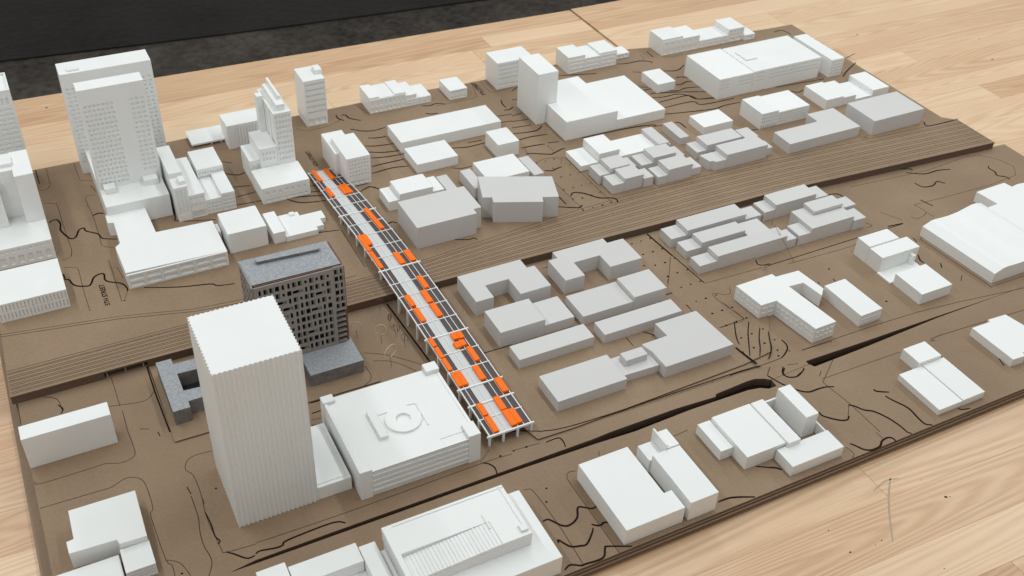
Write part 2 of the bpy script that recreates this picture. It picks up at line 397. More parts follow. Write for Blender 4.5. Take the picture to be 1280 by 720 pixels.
STREETS="""N 0.8 63,16143 205,16055 244,15984 245,15110 257,14669 228,14484
N 0.8 862,16052 721,16064 686,15950 710,15450 701,14790 700,14573 861,14429
N 0.8 656,15771 698,15785
N 1.2 831,16380 880,16159
N 1.0 58,16551 148,16528 237,16655
N 0.8 248,17233 234,16690
N 0.8 698,17197 698,16692 745,16586 905,16533
N 1.6 79,17236 78,16758
N 0.8 81,14231 228,14166 265,14081 251,13609 251,13027
N 0.8 262,14695 234,14523 186,14447 81,14424
N 0.8 714,14156 714,13881 700,13049
N 0.8 795,13926 823,13616
N 0.6 822,13276 752,13102
N 1.2 4187,13487 4188,12412
N 0.8 4694,15891 4858,15308
N 0.8 8219,17135 8134,16791 8018,16663 7229,16648
N 0.8 8449,17251 8431,16846 8503,16726 8906,16737
N 0.8 8321,17166 8340,16839
N 0.8 4536,16883 4669,16708 5095,16725 5372,16850
N 0.8 5823,17328 5949,16810
N 0.8 12073,17010 12075,16857 11979,16745
N 0.8 12388,17190 12535,16717 12973,16690
N 0.8 8021,13351 8050,12398
N 0.8 8586,14027 8614,12396
N 0.8 8044,14057 8215,14112 8420,14079 8486,13977 8412,13843
N 0.8 8582,13461 8737,13484
N 0.8 8488,14505 8512,14285
N 0.8 8054,14558 8023,14344
S 2.2 8751,11518 8797,10849
S 0.8 8740,10816 8473,10448 8282,10202
S 0.8 6769,11407 6839,11404
S 2.0 8151,10045 8263,10048
S 1.8 8759,11530 8860,10052
S 0.8 8849,10036 9936,9993 9887,9930
S 0.8 8752,10840 8473,10448 8331,10289
S 0.8 6733,11406 6834,11395
S 0.8 6729,11200 6746,10783
S 1.6 10080,10027 12925,10039
S 2.6 12651,10082 12954,10046
S 0.8 10404,9929 11566,9888 11796,9908
S 0.8 12890,11310 14623,11178 15905,11199 16016,10387 13540,10400
S 0.8 13540,10400 13576,10148 13319,10048 13221,10137
S 0.8 13576,10148 13592,9974
S 0.8 12831,10475 13011,10131
S 1.2 12374,10314 12415,10212 12295,10201
S 1.2 12890,9578 12935,8859 12980,8263 12986,8103
S 0.8 12890,9578 13016,9616
S 0.8 13010,8126 13701,8110
S 1.6 4715,8463 4841,8425 5227,8262 6015,8205 8117,8166 8492,8132
S 1.6 8294,9715 8295,9611
S 1.0 8295,9637 8283,9513
S 0.8 9159,9809 9046,9653 8814,9774 8824,9477 8902,9080 8613,9059 8450,9058
S 1.4 7062,9442 7061,9251
S 2.0 7360,9453 7485,9299
S 1.2 8522,8159 8636,8158 8880,8163
S 1.4 7983,8171 8155,8171 8485,8146
S 0.8 8436,9065 8902,9080
S 0.8 8839,9523 8864,9303 8895,9071
S 1.0 9250,8172 9798,8151
S 1.2 8609,8078 8505,7989 8460,7942
S 0.8 8858,8010 9021,7968
S 0.9 9539,7825 9137,7542 9096,7472 9147,7014 9155,6431
S 0.8 9125,7570 10548,7545
S 1.0 11211,7524 11326,7581 13010,7485
S 0.8 11133,7545 11211,7524
S 0.9 9263,8177 11459,8132 13451,7883
S 0.8 9121,7004 8940,6816
S 1.0 9221,7707 9134,7633
S 0.8 8555,6411 8567,6270 8495,6227
S 0.8 9106,6453 9101,6296
S 0.8 4412,7540 4475,7528 4505,7479 4523,7279 4536,6801 4517,6268
S 0.8 5147,7540 5059,7562 4996,7501 4980,7346 4979,6207
S 0.8 4571,8181 4962,8153
S 0.8 6579,7522 6843,7539
S 0.8 5584,7711 5540,7637
S 0.8 1233,8144 2347,8127 4106,8153 4548,8135
S 0.6 4113,8168 4313,8320
S 0.8 -906,10161 -845,10105 -251,10106 -85,10108 72,10046 221,10069 278,10172 265,10540
S 0.8 -910,9712 -276,9694 -90,9694 65,9762 179,9741 257,9655 285,9502 283,9160 239,9097 235,8885 252,8342 297,8244 293,8081
S 0.8 1143,9771 946,9788 821,9735 771,9594 833,9476 846,9135 820,8842 826,8543 844,8343 856,8212 888,8159 1229,8130
S 0.8 840,9111 847,8998 821,8942
S 1.0 731,9155 731,8817 694,8573 686,8354 712,8186 704,8068 632,7921
S 0.8 252,8342 384,8234 453,8006
S 0.8 264,11669 265,11058
S 0.8 135,11110 269,11077 489,11029 621,11039 740,11172
S 0.8 275,10952 265,10540
S 2.0 741,11671 732,11134 745,10318
S 1.0 -608,11645 -450,11530 -423,11293
S 0.8 -922,11604 -930,11248
S 0.8 413,10530 516,10483
S 1.0 757,11686 768,10308
S 0.8 3526,10718 3722,10606 3902,10455 4180,10146
S 0.8 3580,10510 3770,10424 3898,10297 4044,10073
S 0.8 3527,11288 3514,10073
S 2.5 4222,11602 4293,10162
S 0.8 3436,10440 3446,10235 3391,10129 3282,10071
S 0.8 2449,9768 2567,9754
S 1.6 5016,9993 5330,9991 5489,9989"""
HOLES="""N:741,13068 N:8207,14042 N:8379,14041 N:8539,14017 N:8028,14046 N:8212,13773 N:8391,13462 N:8203,13465 N:8561,13460 N:8729,13487 N:8546,13755 N:8401,13092 N:8227,13089 N:8044,13090 N:8576,13085 N:8582,12773 N:8053,12775 N:8216,12737 N:8396,12759 N:8591,12423 N:8420,12416 N:8231,12416 N:8040,12413 S:8374,11395 S:8554,11397 S:8739,11409 S:8391,11074 S:8568,11069 S:8750,11069 S:8407,10747 S:8590,10744 S:8426,10419 S:8240,10808 S:8382,11391 S:8555,11393 S:8727,11390 S:8389,11072 S:8576,11066 S:8755,11076 S:8409,10749 S:8590,10738 S:8793,10775 S:8430,10423 S:8621,10438 S:8810,10439 S:8642,10106 S:8824,10107 S:10925,9552 S:7463,9318 S:8466,10103 S:8658,9721 S:8484,9725 S:8850,9720 S:8717,9379 S:8898,9375 S:8938,9079 S:8569,9064 S:8744,9065 S:8897,9378 S:8715,9382 S:8942,9080 S:8757,9077 S:8561,9063 S:8595,8741 S:8794,8754 S:9009,8772 S:8631,8489 S:8836,8506 S:9038,8526 S:8868,8215 S:9085,8239 S:8934,8323 S:8425,8476 S:8534,9379 S:11194,8532 S:4674,7446 S:4572,7256 S:4771,8165 S:4590,8172 S:4399,8166 S:370,8080 S:1030,9146"""

# ------------------------------------------------------------------ setting: floor, tables, board
def sheet(name, poly, z0, z1, parent, edge='burnt', top='board'):
    v, f = prism_data(poly, z0, z1)
    return mesh_obj(name, v, f, None, parent, mats=(top, edge), fm=[0, 0]+[1]*(len(f)-2))
fl = prism('floor', (-4000, 6000, -1500, 9000), -780, -750, 'floor', None, 0); tag(fl, kind='structure')
bf = prism('floor', [(-4000, 4330), (-729, 3930), (2, 3841), (544, 3785), (923, 3750), (1662, 3700), (6000, 3420), (6000, 8900), (-4000, 8900)], -749.5, -744, 'mat', None, 0); tag(bf, kind='structure')

ZT = -18.0
def table(x0, x1, skew, seed, wid, ytop):
    rnd = random.Random(seed)
    root = empty('table', (x0+x1)/2, 1000, ZT-45); tag(root, kind='structure')
    def plank(xa, xb, yb, wd):
        g = .25
        pts = [(xa+g, yb-skew*(xa-(x0+x1)/2)), (xb-g, yb-skew*(xb-(x0+x1)/2)), (xb-g, yb+wd-g-skew*(xb-(x0+x1)/2)), (xa+g, yb+wd-g-skew*(xa-(x0+x1)/2))]
        prism('plank', pts, ZT-45, ZT-rnd.random()*.05, 'wood', root, 0)
    while ytop > 150:
        wd = wid*rnd.uniform(.8, 1.25); ytop -= wd
        xa = x0; L = rnd.uniform(300, 1200)
        while xa < x1-1:
            xb = min(x1, xa+L)
            if x1-xb < 250: xb = x1
            plank(xa, xb, ytop, wd); xa = xb; L = rnd.uniform(600, 1500)
    return root
tab_a = table(-900, 1219, .028, 3, 66, 2051)
tab_b = table(1225, 3500, .0, 5, 66, 2026)

gr = empty('ground', 770, 1170, ZT); tag(gr, kind='structure')
XL, XR = -92, 1669
# bottom sheets of the stack, seen along the front and left edges and down in the slots
sheet('board_sheet', [(-107, 622), (1664, 623), (1672, 1128), (1633, 1131), (1628, 1716), (-100, 1720)], -17.9, -13.2, gr)
sheet('board_sheet', [(-95, 960), (1633, 960), (1626, 1714), (-95, 1718)], -12.9, -8.4, gr)
# front sheets (street side) with the long slot behind them
slot_f = [(88, 786.5), (440, 786.5), (560, 784), (620, 781.2), (709, 784), (803, 782.3), (821, 779), (832, 772.5), (845, 772.3), (846, 785), (916, 789), (920, 781.6), (1021, 784.2), (1165, 790.4), (1274, 791), (1669, 790)]
slot_b = [(1669, 790.6), (1274, 791.6), (1167, 793.2), (1030, 794.2), (916, 796.4), (915, 789.6), (846, 785.6), (838, 792), (826, 797), (812, 797.6), (758, 794.7), (755, 790.5), (695, 794), (592, 794), (560, 792.5), (440, 792), (220, 792), (117, 791.2), (88, 787.2), (-92, 787.2)]
for z0, z1, e in ((-12.9, -8.5, 3.0), (-8.1, -4.3, 1.2), (-4.0, 0.0, 0.0)):
    sheet('board_sheet', [(-92-e, 622.5-e*1.2), (1669+e, 621.5-e)]+[(x, y-e*.3) for x, y in slot_f[::-1]]+[(87, 787.12), (-92-e, 787.12)], z0, z1, gr)
    sheet('board_sheet', [(-92-e, 1200 if z0 > -9 else 959), (-92-e, 787.2)]+[(x, y+e*.3) for x, y in slot_b[::-1][1:]]+([(1669+e, 1129), (1633, 1131), (1633, 1200)] if z0 > -9 else [(1669+e, 1129), (1633.5, 1131), (1633.5, 959)]), z0, z1, gr)
sheet('slot_shade', [(85, 765), (1290, 765), (1290, 815), (85, 815)], -13.15, -12.95, gr, 'cut', 'cut')  # near-black sheet added over the slot floor to stand for deep shade
# north plate, one step up, carrying the tracks
def yF(x):
    P = ((-98, 1165.5), (136, 1166.5), (630, 1162), (933, 1156.5), (1126, 1157), (1617, 1127.5), (1634, 1126.5))
    for (a, b), (c, d) in zip(P, P[1:]):
        if x <= c: return b+(d-b)*(max(x, a)-a)/(c-a)
    return P[-1][1]
back = [(1634, 1219), (1611, 1240), (1611, 1701), (1545, 1703), (1242, 1725), (1202, 1734), (819, 1726), (744, 1731), (590, 1733), (234, 1729), (80, 1724), (-94, 1726), (-94, 1302)]
xs = [-98, 19, 19.5, 75.5, 76, 300, 500, 630, 780, 933, 1126, 1300, 1450, 1617, 1634]
sheet('board_sheet', [(-98, yF(-98)), (19, yF(19)), (19, 1235), (76, 1235), (76, yF(76)), (398, yF(398)), (630, yF(630)), (933, yF(933)), (1126, yF(1126)), (1617, yF(1617)), (1634, yF(1634))]+back, .2, 10.6, gr)
sheet('board_sheet', [(x, yF(x)-.8) for x in xs]+back, 10.8, N, gr)
for i, x in enumerate((22.5, 46.5, 70.5)):
    prism('column', (x-1, x+1, 1169, 1171), .1, 10.7, 'steel', gr, 0)
# raised plates on the near side
sheet('board_sheet', [(76, 1010), (352, 1007), (353, 1150), (77, 1158)], .1, 2.2, gr)
sheet('board_sheet', [(496, 820.5), (552, 819), (830, 826), (880, 832), (1000, 1000), (1000, 1150), (500, 1158), (487, 1140), (487, 850)], .1, 2.4, gr)

# ------------------------------------------------------------------ cut and scored lines, tree holes
def spline(P, n=4):
    if len(P) < 3: return P
    out = []
    for i in range(len(P)-1):
        p0 = P[max(i-1, 0)]; p1 = P[i]; p2 = P[i+1]; p3 = P[min(i+2, len(P)-1)]
        for k in range(n):
            t = k/n
            out.append(tuple(.5*((2*p1[a])+(-p0[a]+p2[a])*t+(2*p0[a]-5*p1[a]+4*p2[a]-p3[a])*t*t+(-p0[a]+3*p1[a]-3*p2[a]+p3[a])*t**3) for a in (0, 1)))
    return out+[P[-1]]
def ribbon(name, P, w, z, h, mat, parent, taper=False):
    L, R = [], []; n = len(P)
    for i in range(n):
        a = Vector(P[max(i-1, 0)]); b = Vector(P[min(i+1, n-1)]); t = (b-a)
        if t.length < 1e-6: t = Vector((1, 0))
        t.normalize(); nn = Vector((-t.y, t.x))*w/2
        if taper: nn *= (.45+.55*math.sin(math.pi*min(1, (.12+i/max(1, n-1)*.76))))
        L.append((P[i][0]+nn.x, P[i][1]+nn.y)); R.append((P[i][0]-nn.x, P[i][1]-nn.y))
    V = [(x, y, z+h) for x, y in L]+[(x, y, z+h) for x, y in R]+[(x, y, z-.05) for x, y in L]+[(x, y, z-.05) for x, y in R]
    F = []
    for i in range(n-1):
        F += [(n+i, n+i+1, i+1, i), (i, i+1, 2*n+i+1, 2*n+i), (3*n+i, 3*n+i+1, n+i+1, n+i)]
    F += [(0, 2*n, 3*n, n), (n-1, 2*n-1, 4*n-1, 3*n-1)]
    return mesh_obj(name, V, F, mat, parent)
def inplate(P):
    x = sum(p[0] for p in P)/len(P); y = sum(p[1] for p in P)/len(P)
    if 77 < x < 352 and 1010 < y < 1150: return 2.2
    if 490 < x < 1000 and 826 < y < 1152 and not (x > 880 and y < 832+(x-880)*1.4): return 2.4
    return 0
def rd(block):
    for ln in block.strip().split('\n'):
        a = ln.split(); yield a[0], float(a[1]), [tuple(int(v)/10 for v in q.split(',')) for q in a[2:]]
for i, (s, wd, P) in enumerate(rd(CONTOURS)):
    z = N if s == 'N' else inplate(P)
    ribbon('contour_line', spline(P), wd*(1.3 if s == 'N' else 1.2), z, .25+.002*i, 'cut', gr, taper=True)
for i, (s, wd, P) in enumerate(rd(STREETS)):
    z = N if s == 'N' else inplate(P)
    ribbon('street_line', spline(P, 3), wd*1.0, z, .10+.001*i, 'score' if wd < 1.5 else 'cut', gr)
disc = None
for i, q in enumerate(HOLES.split()):
    s, p = q.split(':'); x, y = (int(v)/10 for v in p.split(','))
    z = N if s == 'N' else inplate([(x, y)])
    n = 10; r0 = random.uniform(1.0, 1.6)
    pts = [(x+math.cos(2*math.pi*k/n)*r0*1.25, y+math.sin(2*math.pi*k/n)*r0) for k in range(n)]
    prism('tree_hole', pts, z-.05, z+.36, 'cut', gr, 0)
def S(x): return 52 if x < 450 else (52+40*min(1, (x-450)/400))
for i, fr in enumerate((.10, .155, .25, .305, .40, .455, .55, .605, .70, .755, .86, .91, 1.0)):
    P = [(x, yF(x)+fr*S(x)+(0 if x > 500 else random.uniform(-.3, .3))) for x in (-96, 60, 200, 330, 420, 500, 600, 700, 800, 900, 1050, 1200, 1350, 1500, 1610, 1632)]
    ribbon('track_line', P, .8, N, .08+.002*i, 'score', gr)
ribbon('track_line', [(-96, 1295), (60, 1268), (160, 1241), (240, 1232), (400, 1226)], 1.0, N, .12, 'score', gr)
ribbon('track_line', [(-96, 1300), (60, 1274), (160, 1247), (240, 1239), (330, 1236)], .8, N, .13, 'score', gr)
# engraved street names
def letters(text, x, y, size, z, mt='cut'):
    cu = bpy.data.curves.new('lettering', 'FONT'); cu.body = text; cu.size = size/1000; cu.extrude = .00012; cu.space_character = 1.02; cu.offset = .00022
    t = bpy.data.objects.new('engraved_lettering', cu); col.objects.link(t)
    bpy.context.view_layer.update()
    me = bpy.data.meshes.new_from_object(t.evaluated_get(bpy.context.evaluated_depsgraph_get()))
    bpy.data.objects.remove(t)
    me.materials.clear(); me.materials.append(M[mt])
    o = bpy.data.objects.new('engraved_lettering', me); col.objects.link(o); o.parent = gr
    o.location = (x/1000-gr.location.x, y/1000-gr.location.y, (z+.14)/1000-gr.location.z); o.rotation_euler = (0, 0, math.pi/2)
letters('5TH STREET', 53.8, 1305, 9.8, N)
letters('6TH STREET', 449, 1548, 9.8, N, 'score')
letters('7TH STREET', 831, 1668, 10.5, N)

# ------------------------------------------------------------------ building models beyond the tracks
B_ = building
B_('tower_model', 'white windowed tower model cut off by the far left edge of the picture', [
    ('shaft', (-70, 2.8, 1654, 1717), None, 197, dict(front=[(.03, .97, 5, .08, .86, 17, .62, .42), (.05, .95, 9, .88, .95, 1, .4, .9)])),
    ('parapet', [(-70, 1654), (2.8, 1654), (2.8, 1717), (-70, 1717), (-70, 1714.5), (.3, 1714.5), (.3, 1656.5), (-70, 1656.5)], 197.2, 200.5)], g=N)
B_('slab_model', 'white slab model with a dark recessed slot above an arcaded podium, left edge', [
    ('podium', (-92, 2.4, 1453.8, 1588), None, 48.2, dict(front=[(.03, .97, 7, .12, .55, 1, .5, .8), (.02, .98, 11, .74, .90, 1, .5, .7)])),
    ('tower_wing', (-24.5, 2.5, 1512, 1587), 48.3, 131), ('tower_wing', (-92, -49, 1512, 1587), 48.3, 131),
    ('recessed_wall', (-48.9, -24.6, 1534, 1586.5), 48.3, 130.5), ('roof_box', (-44, -22, 1545, 1570), 130.6, 136)], g=N)
B_('low_block_model', 'white low model with two rows of fin slots at the left edge', [
    ('body', (-91, 2.6, 1325, 1406), None, 44.9, dict(front=[(.0, 1.0, 19, .50, .93, 1, .30, .85), (.0, 1.0, 19, .06, .46, 1, .30, .92)]))], g=N)
B_('twin_slab_model', 'tall white twin slab tower model, its lower slab in front of a higher one', [
    ('podium', (90, 187.5, 1497, 1680), None, 54.5),
    ('front_slab', (90.5, 188, 1551, 1580), 54.6, 228.9, dict(front=[(.03, .50, 7, .03, .86, 18, .46, .46, .12), (.73, .97, 3, .10, .86, 16, .5, .46)])),
    ('rear_slab', (79, 221.3, 1680, 1723), None, 197.3, dict(front=[(.02, .98, 16, .10, .87, 19, .45, .45, .1)])),
    ('roof_box', (92, 110, 1687, 1698), 197.4, 200), ('podium_box', (96.5, 114, 1533, 1550), 54.6, 64.6), ('podium_box', (157.6, 180, 1535, 1550.5), 54.6, 64.3)], g=N)
B_('stepped_block_model', 'white stepped block model with a fluted corner tower beside the twin slab', [
    ('corner_tower', (191.9, 213, 1473, 1504), None, 77, dict(front=[(.08, .92, 3, .18, .93, 1, .55, .98)])),
    ('roof_box', (203, 212.5, 1480, 1497), 77.1, 83),
    ('side_wing', (192.3, 213.4, 1505, 1594), None, 85), ('centre_wing', (213.5, 238, 1475, 1594), None, 57, dict(front=[(.04, .96, 6, .80, .90, 1, .55, .9), (.04, .96, 4, .50, .62, 1, .3, .8), (.05, .95, 8, .04, .30, 1, .5, .9)])),
    ('rear_wing', (243, 286, 1545, 1608), None, 57.5, dict(front=[(.04, .96, 9, .58, .90, 2, .5, .5)])),
    ('low_wing', (238.2, 264, 1477, 1544), None, 40.5, dict(front=[(.04, .96, 4, .06, .80, 3, .5, .5)])),
    ('front_wing', (264.2, 285.5, 1476.4, 1544), None, 47, dict(front=[(.04, .96, 4, .05, .90, 4, .55, .5)]))], g=N)
o = B_('l_shaped_model', 'white L-shaped building model with rows of wide recessed windows facing the tracks', [
    ('body', [(86.3, 1500), (147, 1500), (148, 1424), (234, 1420), (234, 1333), (86, 1337.7), (84.6, 1408.7), (93.1, 1416.6), (94.6, 1475.5), (86, 1478)], None, 38.8, {}),
    ('side_link', (234.2, 240.5, 1395, 1417), None, 33)], g=N)
ww = wall(o, 'front', 1330.2, 85.6, 233.8, N, 38.83, [(.01, .99, 6, .06, .94, 2, .70, .60)], 'white', 2.6)
B_('cube_model', 'plain white cube model beside the L-shaped building with recessed windows', [('body', (242.8, 303, 1356.5, 1418), None, 50.3)], g=N)
B_('low_block_model', 'white low irregular block model with a notched right side, between cube and bridge', [
    ('bar', (311.7, 330.8, 1353.8, 1414), None, 34.1),
    ('low_wing', [(331, 1352), (382.7, 1352), (382.7, 1360.7), (395.1, 1360.7), (395.1, 1379.5), (404.4, 1379.5), (404.4, 1401), (368, 1401), (368, 1413), (331, 1413)], None, 23.6),
    ('roof_box', (353, 361, 1404, 1412), 23.7, 26.5)], g=N)
B_('stepped_tower_model', 'white stepped tower model with fin-shaped crown at the head of the bridge', [
    ('front_block', (328, 408.6, 1468.6, 1531), None, 43.5, dict(front=[(.04, .96, 7, .46, .80, 1, .32, .55), (.05, .95, 6, .05, .30, 1, .7, .45)])),
    ('side_block', (328.5, 375, 1536, 1592), None, 58, dict(front=[(.06, .94, 6, .60, .90, 1, .4, .5)])),
    ('middle_block', (346, 375.5, 1531.5, 1595), None, 79, dict(front=[(.1, .9, 4, .62, .92, 2, .4, .5)])),
    ('tower', (375.7, 405.5, 1531.2, 1625), None, 139.2, dict(front=[(.06, .94, 5, .28, .98, 9, .45, .5, .08)], left=[(.06, .28, 1, .45, .97, 1, .8, 1), (.36, .5, 1, .5, .97, 1, .8, 1)])),
    ('crown', (384, 398, 1539, 1620), 139.3, 150), ('crown_fin', [(393, 1556), (397, 1556), (397, 1626), (393, 1626)], 150.05, 157), ('shaft', (365, 375.4, 1587, 1601), None, 146)], g=N)
B_('low_l_model', 'white model with a low flat wing and a higher wing beyond the stepped tower', [
    ('low_wing', (265, 328, 1690, 1741), 18, 21.5), ('post', (299, 301, 1691, 1693), None, 18), ('post', (316, 318, 1691, 1693), None, 18), ('wing_base', (270, 327, 1700, 1735), None, 18),
    ('high_wing', (323.6, 394, 1663, 1709), None, 59, dict(front=[(.24, .98, 10, .05, .9, 1, .12, .95)])), ('stair_block', (323.8, 337, 1660.5, 1682), None, 60.6)], g=N)
B_('tower_model', 'slim white tower model with horizontal window bands and a small roof box', [
    ('shaft', (473.9, 513.7, 1683.4, 1738.8), None, 105.3, dict(front=[(.05, .95, 11, .24, .97, 6, .55, .36), (.08, .92, 3, .03, .16, 1, .8, .8)], left=[(.03, .97, 10, .03, .12, 1, .5, .9)])),
    ('roof_box', (503, 515.5, 1703, 1724), 105.5, 113.5)], g=N)
B_('slab_model', 'white slab model with punched windows standing beside the far end of the bridge', [
    ('body', (472.6, 514, 1462, 1541), None, 68.5, dict(front=[(.06, .94, 7, .30, .95, 5, .38, .45, .1), (.08, .92, 4, .03, .2, 1, .7, .5)])),
    ('side_wing', (465.4, 503, 1500, 1573), None, 60)], g=N)
B_('row_model', 'white row model with stepped parapets at the back edge, right of the slim tower', [
    ('bay', (597, 616, 1685.8, 1739.5), None, 46.1), ('bay', (616.2, 647.5, 1685.8, 1739), None, 42.6), ('bay', (647.7, 669.3, 1685.8, 1739.3), None, 44.8), ('bay', (669.5, 691.8, 1685.8, 1740), None, 36.5), ('bay', (692, 721.5, 1685.8, 1735), None, 28.2)], g=N)
root = [x for x in col.objects if x.name.startswith('row_model')][-1]
wall(root, 'front', 1684.6, 597, 669.4, N, 41.5, [(.02, .98, 8, .42, .95, 1, .38, .62), (.0, 1.0, 8, .02, .40, 1, .55, .6)], 'white', 1.1)
wall(root, 'front', 1684.55, 669.6, 721.3, N, 27.5, [(.02, .98, 5, .08, .92, 2, .4, .6)], 'white', 1.1)
B_('small_block_model', 'small white block model with a row of tiny windows near the back edge', [
    ('body', (756.7, 793.6, 1675.7, 1726.5), None, 33.4, dict(front=[(.06, .94, 7, .58, .92, 1, .5, .7), (.05, .95, 2, .03, .3, 1, .75, .7)]))], g=N)
B_('cube_model', 'white cube model with small window rows behind the tall blank slab', [
    ('body', (859.4, 938, 1679, 1731), None, 69.9, dict(front=[(.04, .96, 15, .30, .96, 4, .42, .45), (.04, .96, 4, .05, .24, 1, .86, .35)]))], g=N)
B_('slab_model', 'tall blank white slab model rising out of a broad low block', [('body', (865.6, 907, 1525.5, 1604), None, 116.8)], g=N)
B_('low_block_model', 'broad white low block model wrapped around the tall blank slab', [
    ('high_half', [(887, 1451.5), (996.4, 1451.5), (996.4, 1601.5), (907.5, 1601.5), (907.5, 1525), (887, 1525)], None, 53.1), ('low_half', (996.6, 1104, 1451.5, 1601), None, 34.1)], g=N)
B_('row_model', 'white three-bay row model with band windows at the back edge near the table seam', [
    ('bay', (1022, 1061.4, 1683.9, 1735.5), None, 49.6), ('bay', (1061.6, 1095.6, 1683.9, 1736), None, 41.8), ('bay', (1095.8, 1136.5, 1683.9, 1735), None, 46.3), ('low_bay', (1136.7, 1181, 1703, 1735), None, 24.3, dict(front=[(.3, .95, 3, .1, .8, 1, .6, .8)]))], g=N)
root = [x for x in col.objects if x.name.startswith('row_model')][-1]
wall(root, 'front', 1682.7, 1022, 1136.4, N, 41.6, [(.02, .98, 3, .30, .97, 2, .86, .34), (.02, .98, 9, .04, .24, 1, .6, .8)], 'white', 1.1)
B_('row_model', 'long white row model with a higher box near its right end, at the back edge', [
    ('bay', (1247, 1298, 1681.2, 1731.5), None, 49.8), ('bay', (1298.2, 1341, 1681.2, 1733), None, 44.9), ('bay', (1341.2, 1417, 1681.2, 1731), None, 31.1), ('high_bay', (1417.2, 1458.4, 1679.9, 1733), None, 43.5, dict(front=[(.05, .95, 4, .40, .92, 2, .35, .5), (.1, .9, 2, .08, .3, 1, .6, .9)])), ('end_bay', (1458.6, 1486, 1674, 1712), None, 26, dict(front=[(.2, .8, 1, .1, .7, 1, .6, .8)]))], g=N)
root = [x for x in col.objects if x.name.startswith('row_model')][-1]
wall(root, 'front', 1680, 1247, 1341, N, 44.7, [(.03, .97, 6, .55, .90, 1, .28, .6), (.03, .97, 6, .03, .42, 1, .58, .9)], 'white', 1.1)
wall(root, 'front', 1680.02, 1341.2, 1417, N, 30.9, [(.03, .97, 5, .68, .9, 1, .35, .9), (.03, .97, 4, .05, .4, 1, .45, .9)], 'white', 1.1)
B_('small_block_model', 'small plain white block model amid the contour steps', [('body', (1146, 1187.5, 1541.7, 1600.6), None, 33.4)], g=N)
B_('hall_model', 'big white hall model with dense window rows near the far right corner', [
    ('left_hall', (1242.2, 1325.2, 1473.4, 1588), None, 57, dict(front=[(.03, .30, 5, .42, .95, 3, .4, .35), (.55, .98, 8, .42, .95, 3, .45, .35)])),
    ('right_hall', (1325.4, 1494, 1472.6, 1583), None, 58.6, dict(front=[(.03, .16, 4, .44, .95, 3, .5, .35), (.23, .98, 22, .42, .95, 3, .5, .42)])),
    ('roof_kerb', [(1338, 1556), (1342, 1556), (1342, 1522), (1366, 1522), (1366, 1518), (1338, 1518)], 58.7, 62)], g=N)
B_('bar_model', 'narrow white bar model with a window grid on its end, at the far right corner', [
    ('body', (1515, 1548, 1463, 1585.6), None, 52, dict(front=[(.06, .94, 6, .05, .92, 5, .55, .5, .1)]))], g=N)
B_('block_model', 'white two-part block model with four rows of small windows, above the grey L block', [
    ('left_part', (1248, 1287.5, 1344, 1407), None, 46.3, dict(front=[(.03, .97, 8, .30, .95, 3, .5, .45), (.02, .98, 7, .0, .2, 1, .4, 1.0)])),
    ('right_part', (1287.7, 1362.5, 1344.2, 1410), None, 41.3, dict(front=[(.03, .97, 15, .12, .94, 4, .5, .42)]))], g=N)
B_('block_model', 'white stepped block model with a raised bar at its right, behind the grey box', [
    ('left_part', (1415.6, 1459, 1355.5, 1421), None, 34.8), ('middle_part', (1459.2, 1492, 1355.7, 1421.5), None, 31.1), ('low_strip', (1492.2, 1537, 1355.9, 1421), None, 21), ('raised_bar', (1537.2, 1579, 1357, 1428), None, 31)], g=N)
B_('box_model', 'light grey box model at the right end of the far bank beside the tracks', [('body', (1429.6, 1554.5, 1239.3, 1315.3), None, 45.4)], 'grey', N)
B_('l_shaped_model', 'light grey L-shaped low model between the tracks and the windowed two-part block', [('body', [(1241, 1249), (1407, 1249), (1407, 1326.6), (1343.5, 1326.6), (1343.5, 1296.4), (1241, 1296.4)], None, 34.6)], 'grey', N)
B_('long_block_model', 'long low plain white slab model right of the punched slab by the bridge', [('body', (597, 794.5, 1530, 1597), None, 35.3)], g=N)
B_('low_block_model', 'low plain white box model in front of the long white slab', [('body', (596.2, 673.6, 1455.6, 1514.7), None, 32)], g=N)
B_('small_block_model', 'small plain white box model off the right end of the long white slab', [('body', (745.9, 787.7, 1444.4, 1496.2), None, 42)], g=N)
B_('low_block_model', 'white low model with a raised centre, right behind the large notched grey block', [
    ('left_strip', (508.7, 528, 1367.3, 1410.7), None, 32), ('raised_centre', (528.2, 587.2, 1367.3, 1411.4), None, 42), ('right_strip', (587.4, 608, 1367.4, 1411.6), None, 32.1)], g=N)
B_('strip_model', 'light grey flat strip model against the right end of the white raised-centre model', [('body', (612.7, 632, 1345, 1413.7), None, 28)], 'grey', N)
B_('block_model', 'large light grey block model with a notched right corner beside the bridge', [('body', [(510, 1251.3), (612.4, 1251.3), (612.4, 1264), (626.4, 1264), (626.4, 1331.3), (510, 1331.3)], None, 54.3)], 'grey', N)
B_('low_block_model', 'white square low model half hidden behind the turned grey block', [('body', (684.5, 762.5, 1356, 1419.5), None, 35)], g=N)
B_('strip_model', 'light grey strip model left of the square white model, behind the turned block', [('body', (653.4, 672.7, 1344, 1405), None, 34.6)], 'grey', N)
B_('strip_model', 'light grey low strip model right of the square white model, behind the turned block', [('body', (768.7, 788.2, 1350, 1411.4), None, 29)], 'grey', N)
B_('block_model', 'light grey block model turned askew to the others, with stepped front corners', [('body', [(659.9, 1349.2), (774.5, 1300.4), (755.4, 1241.6), (730.1, 1251.1), (725, 1238.3), (650.3, 1269.1), (654.6, 1283.4), (640.1, 1288.8)], None, 53.8)], 'grey', N)
B_('low_block_model', 'white low model with a higher block in its middle, behind the grey row houses', [
    ('left_part', (860.6, 896, 1348, 1403.4), None, 25.2), ('high_part', (896.2, 938, 1348, 1405), None, 41.6), ('low_part', (938.2, 1019.5, 1348.2, 1402), None, 25.9)], g=N)
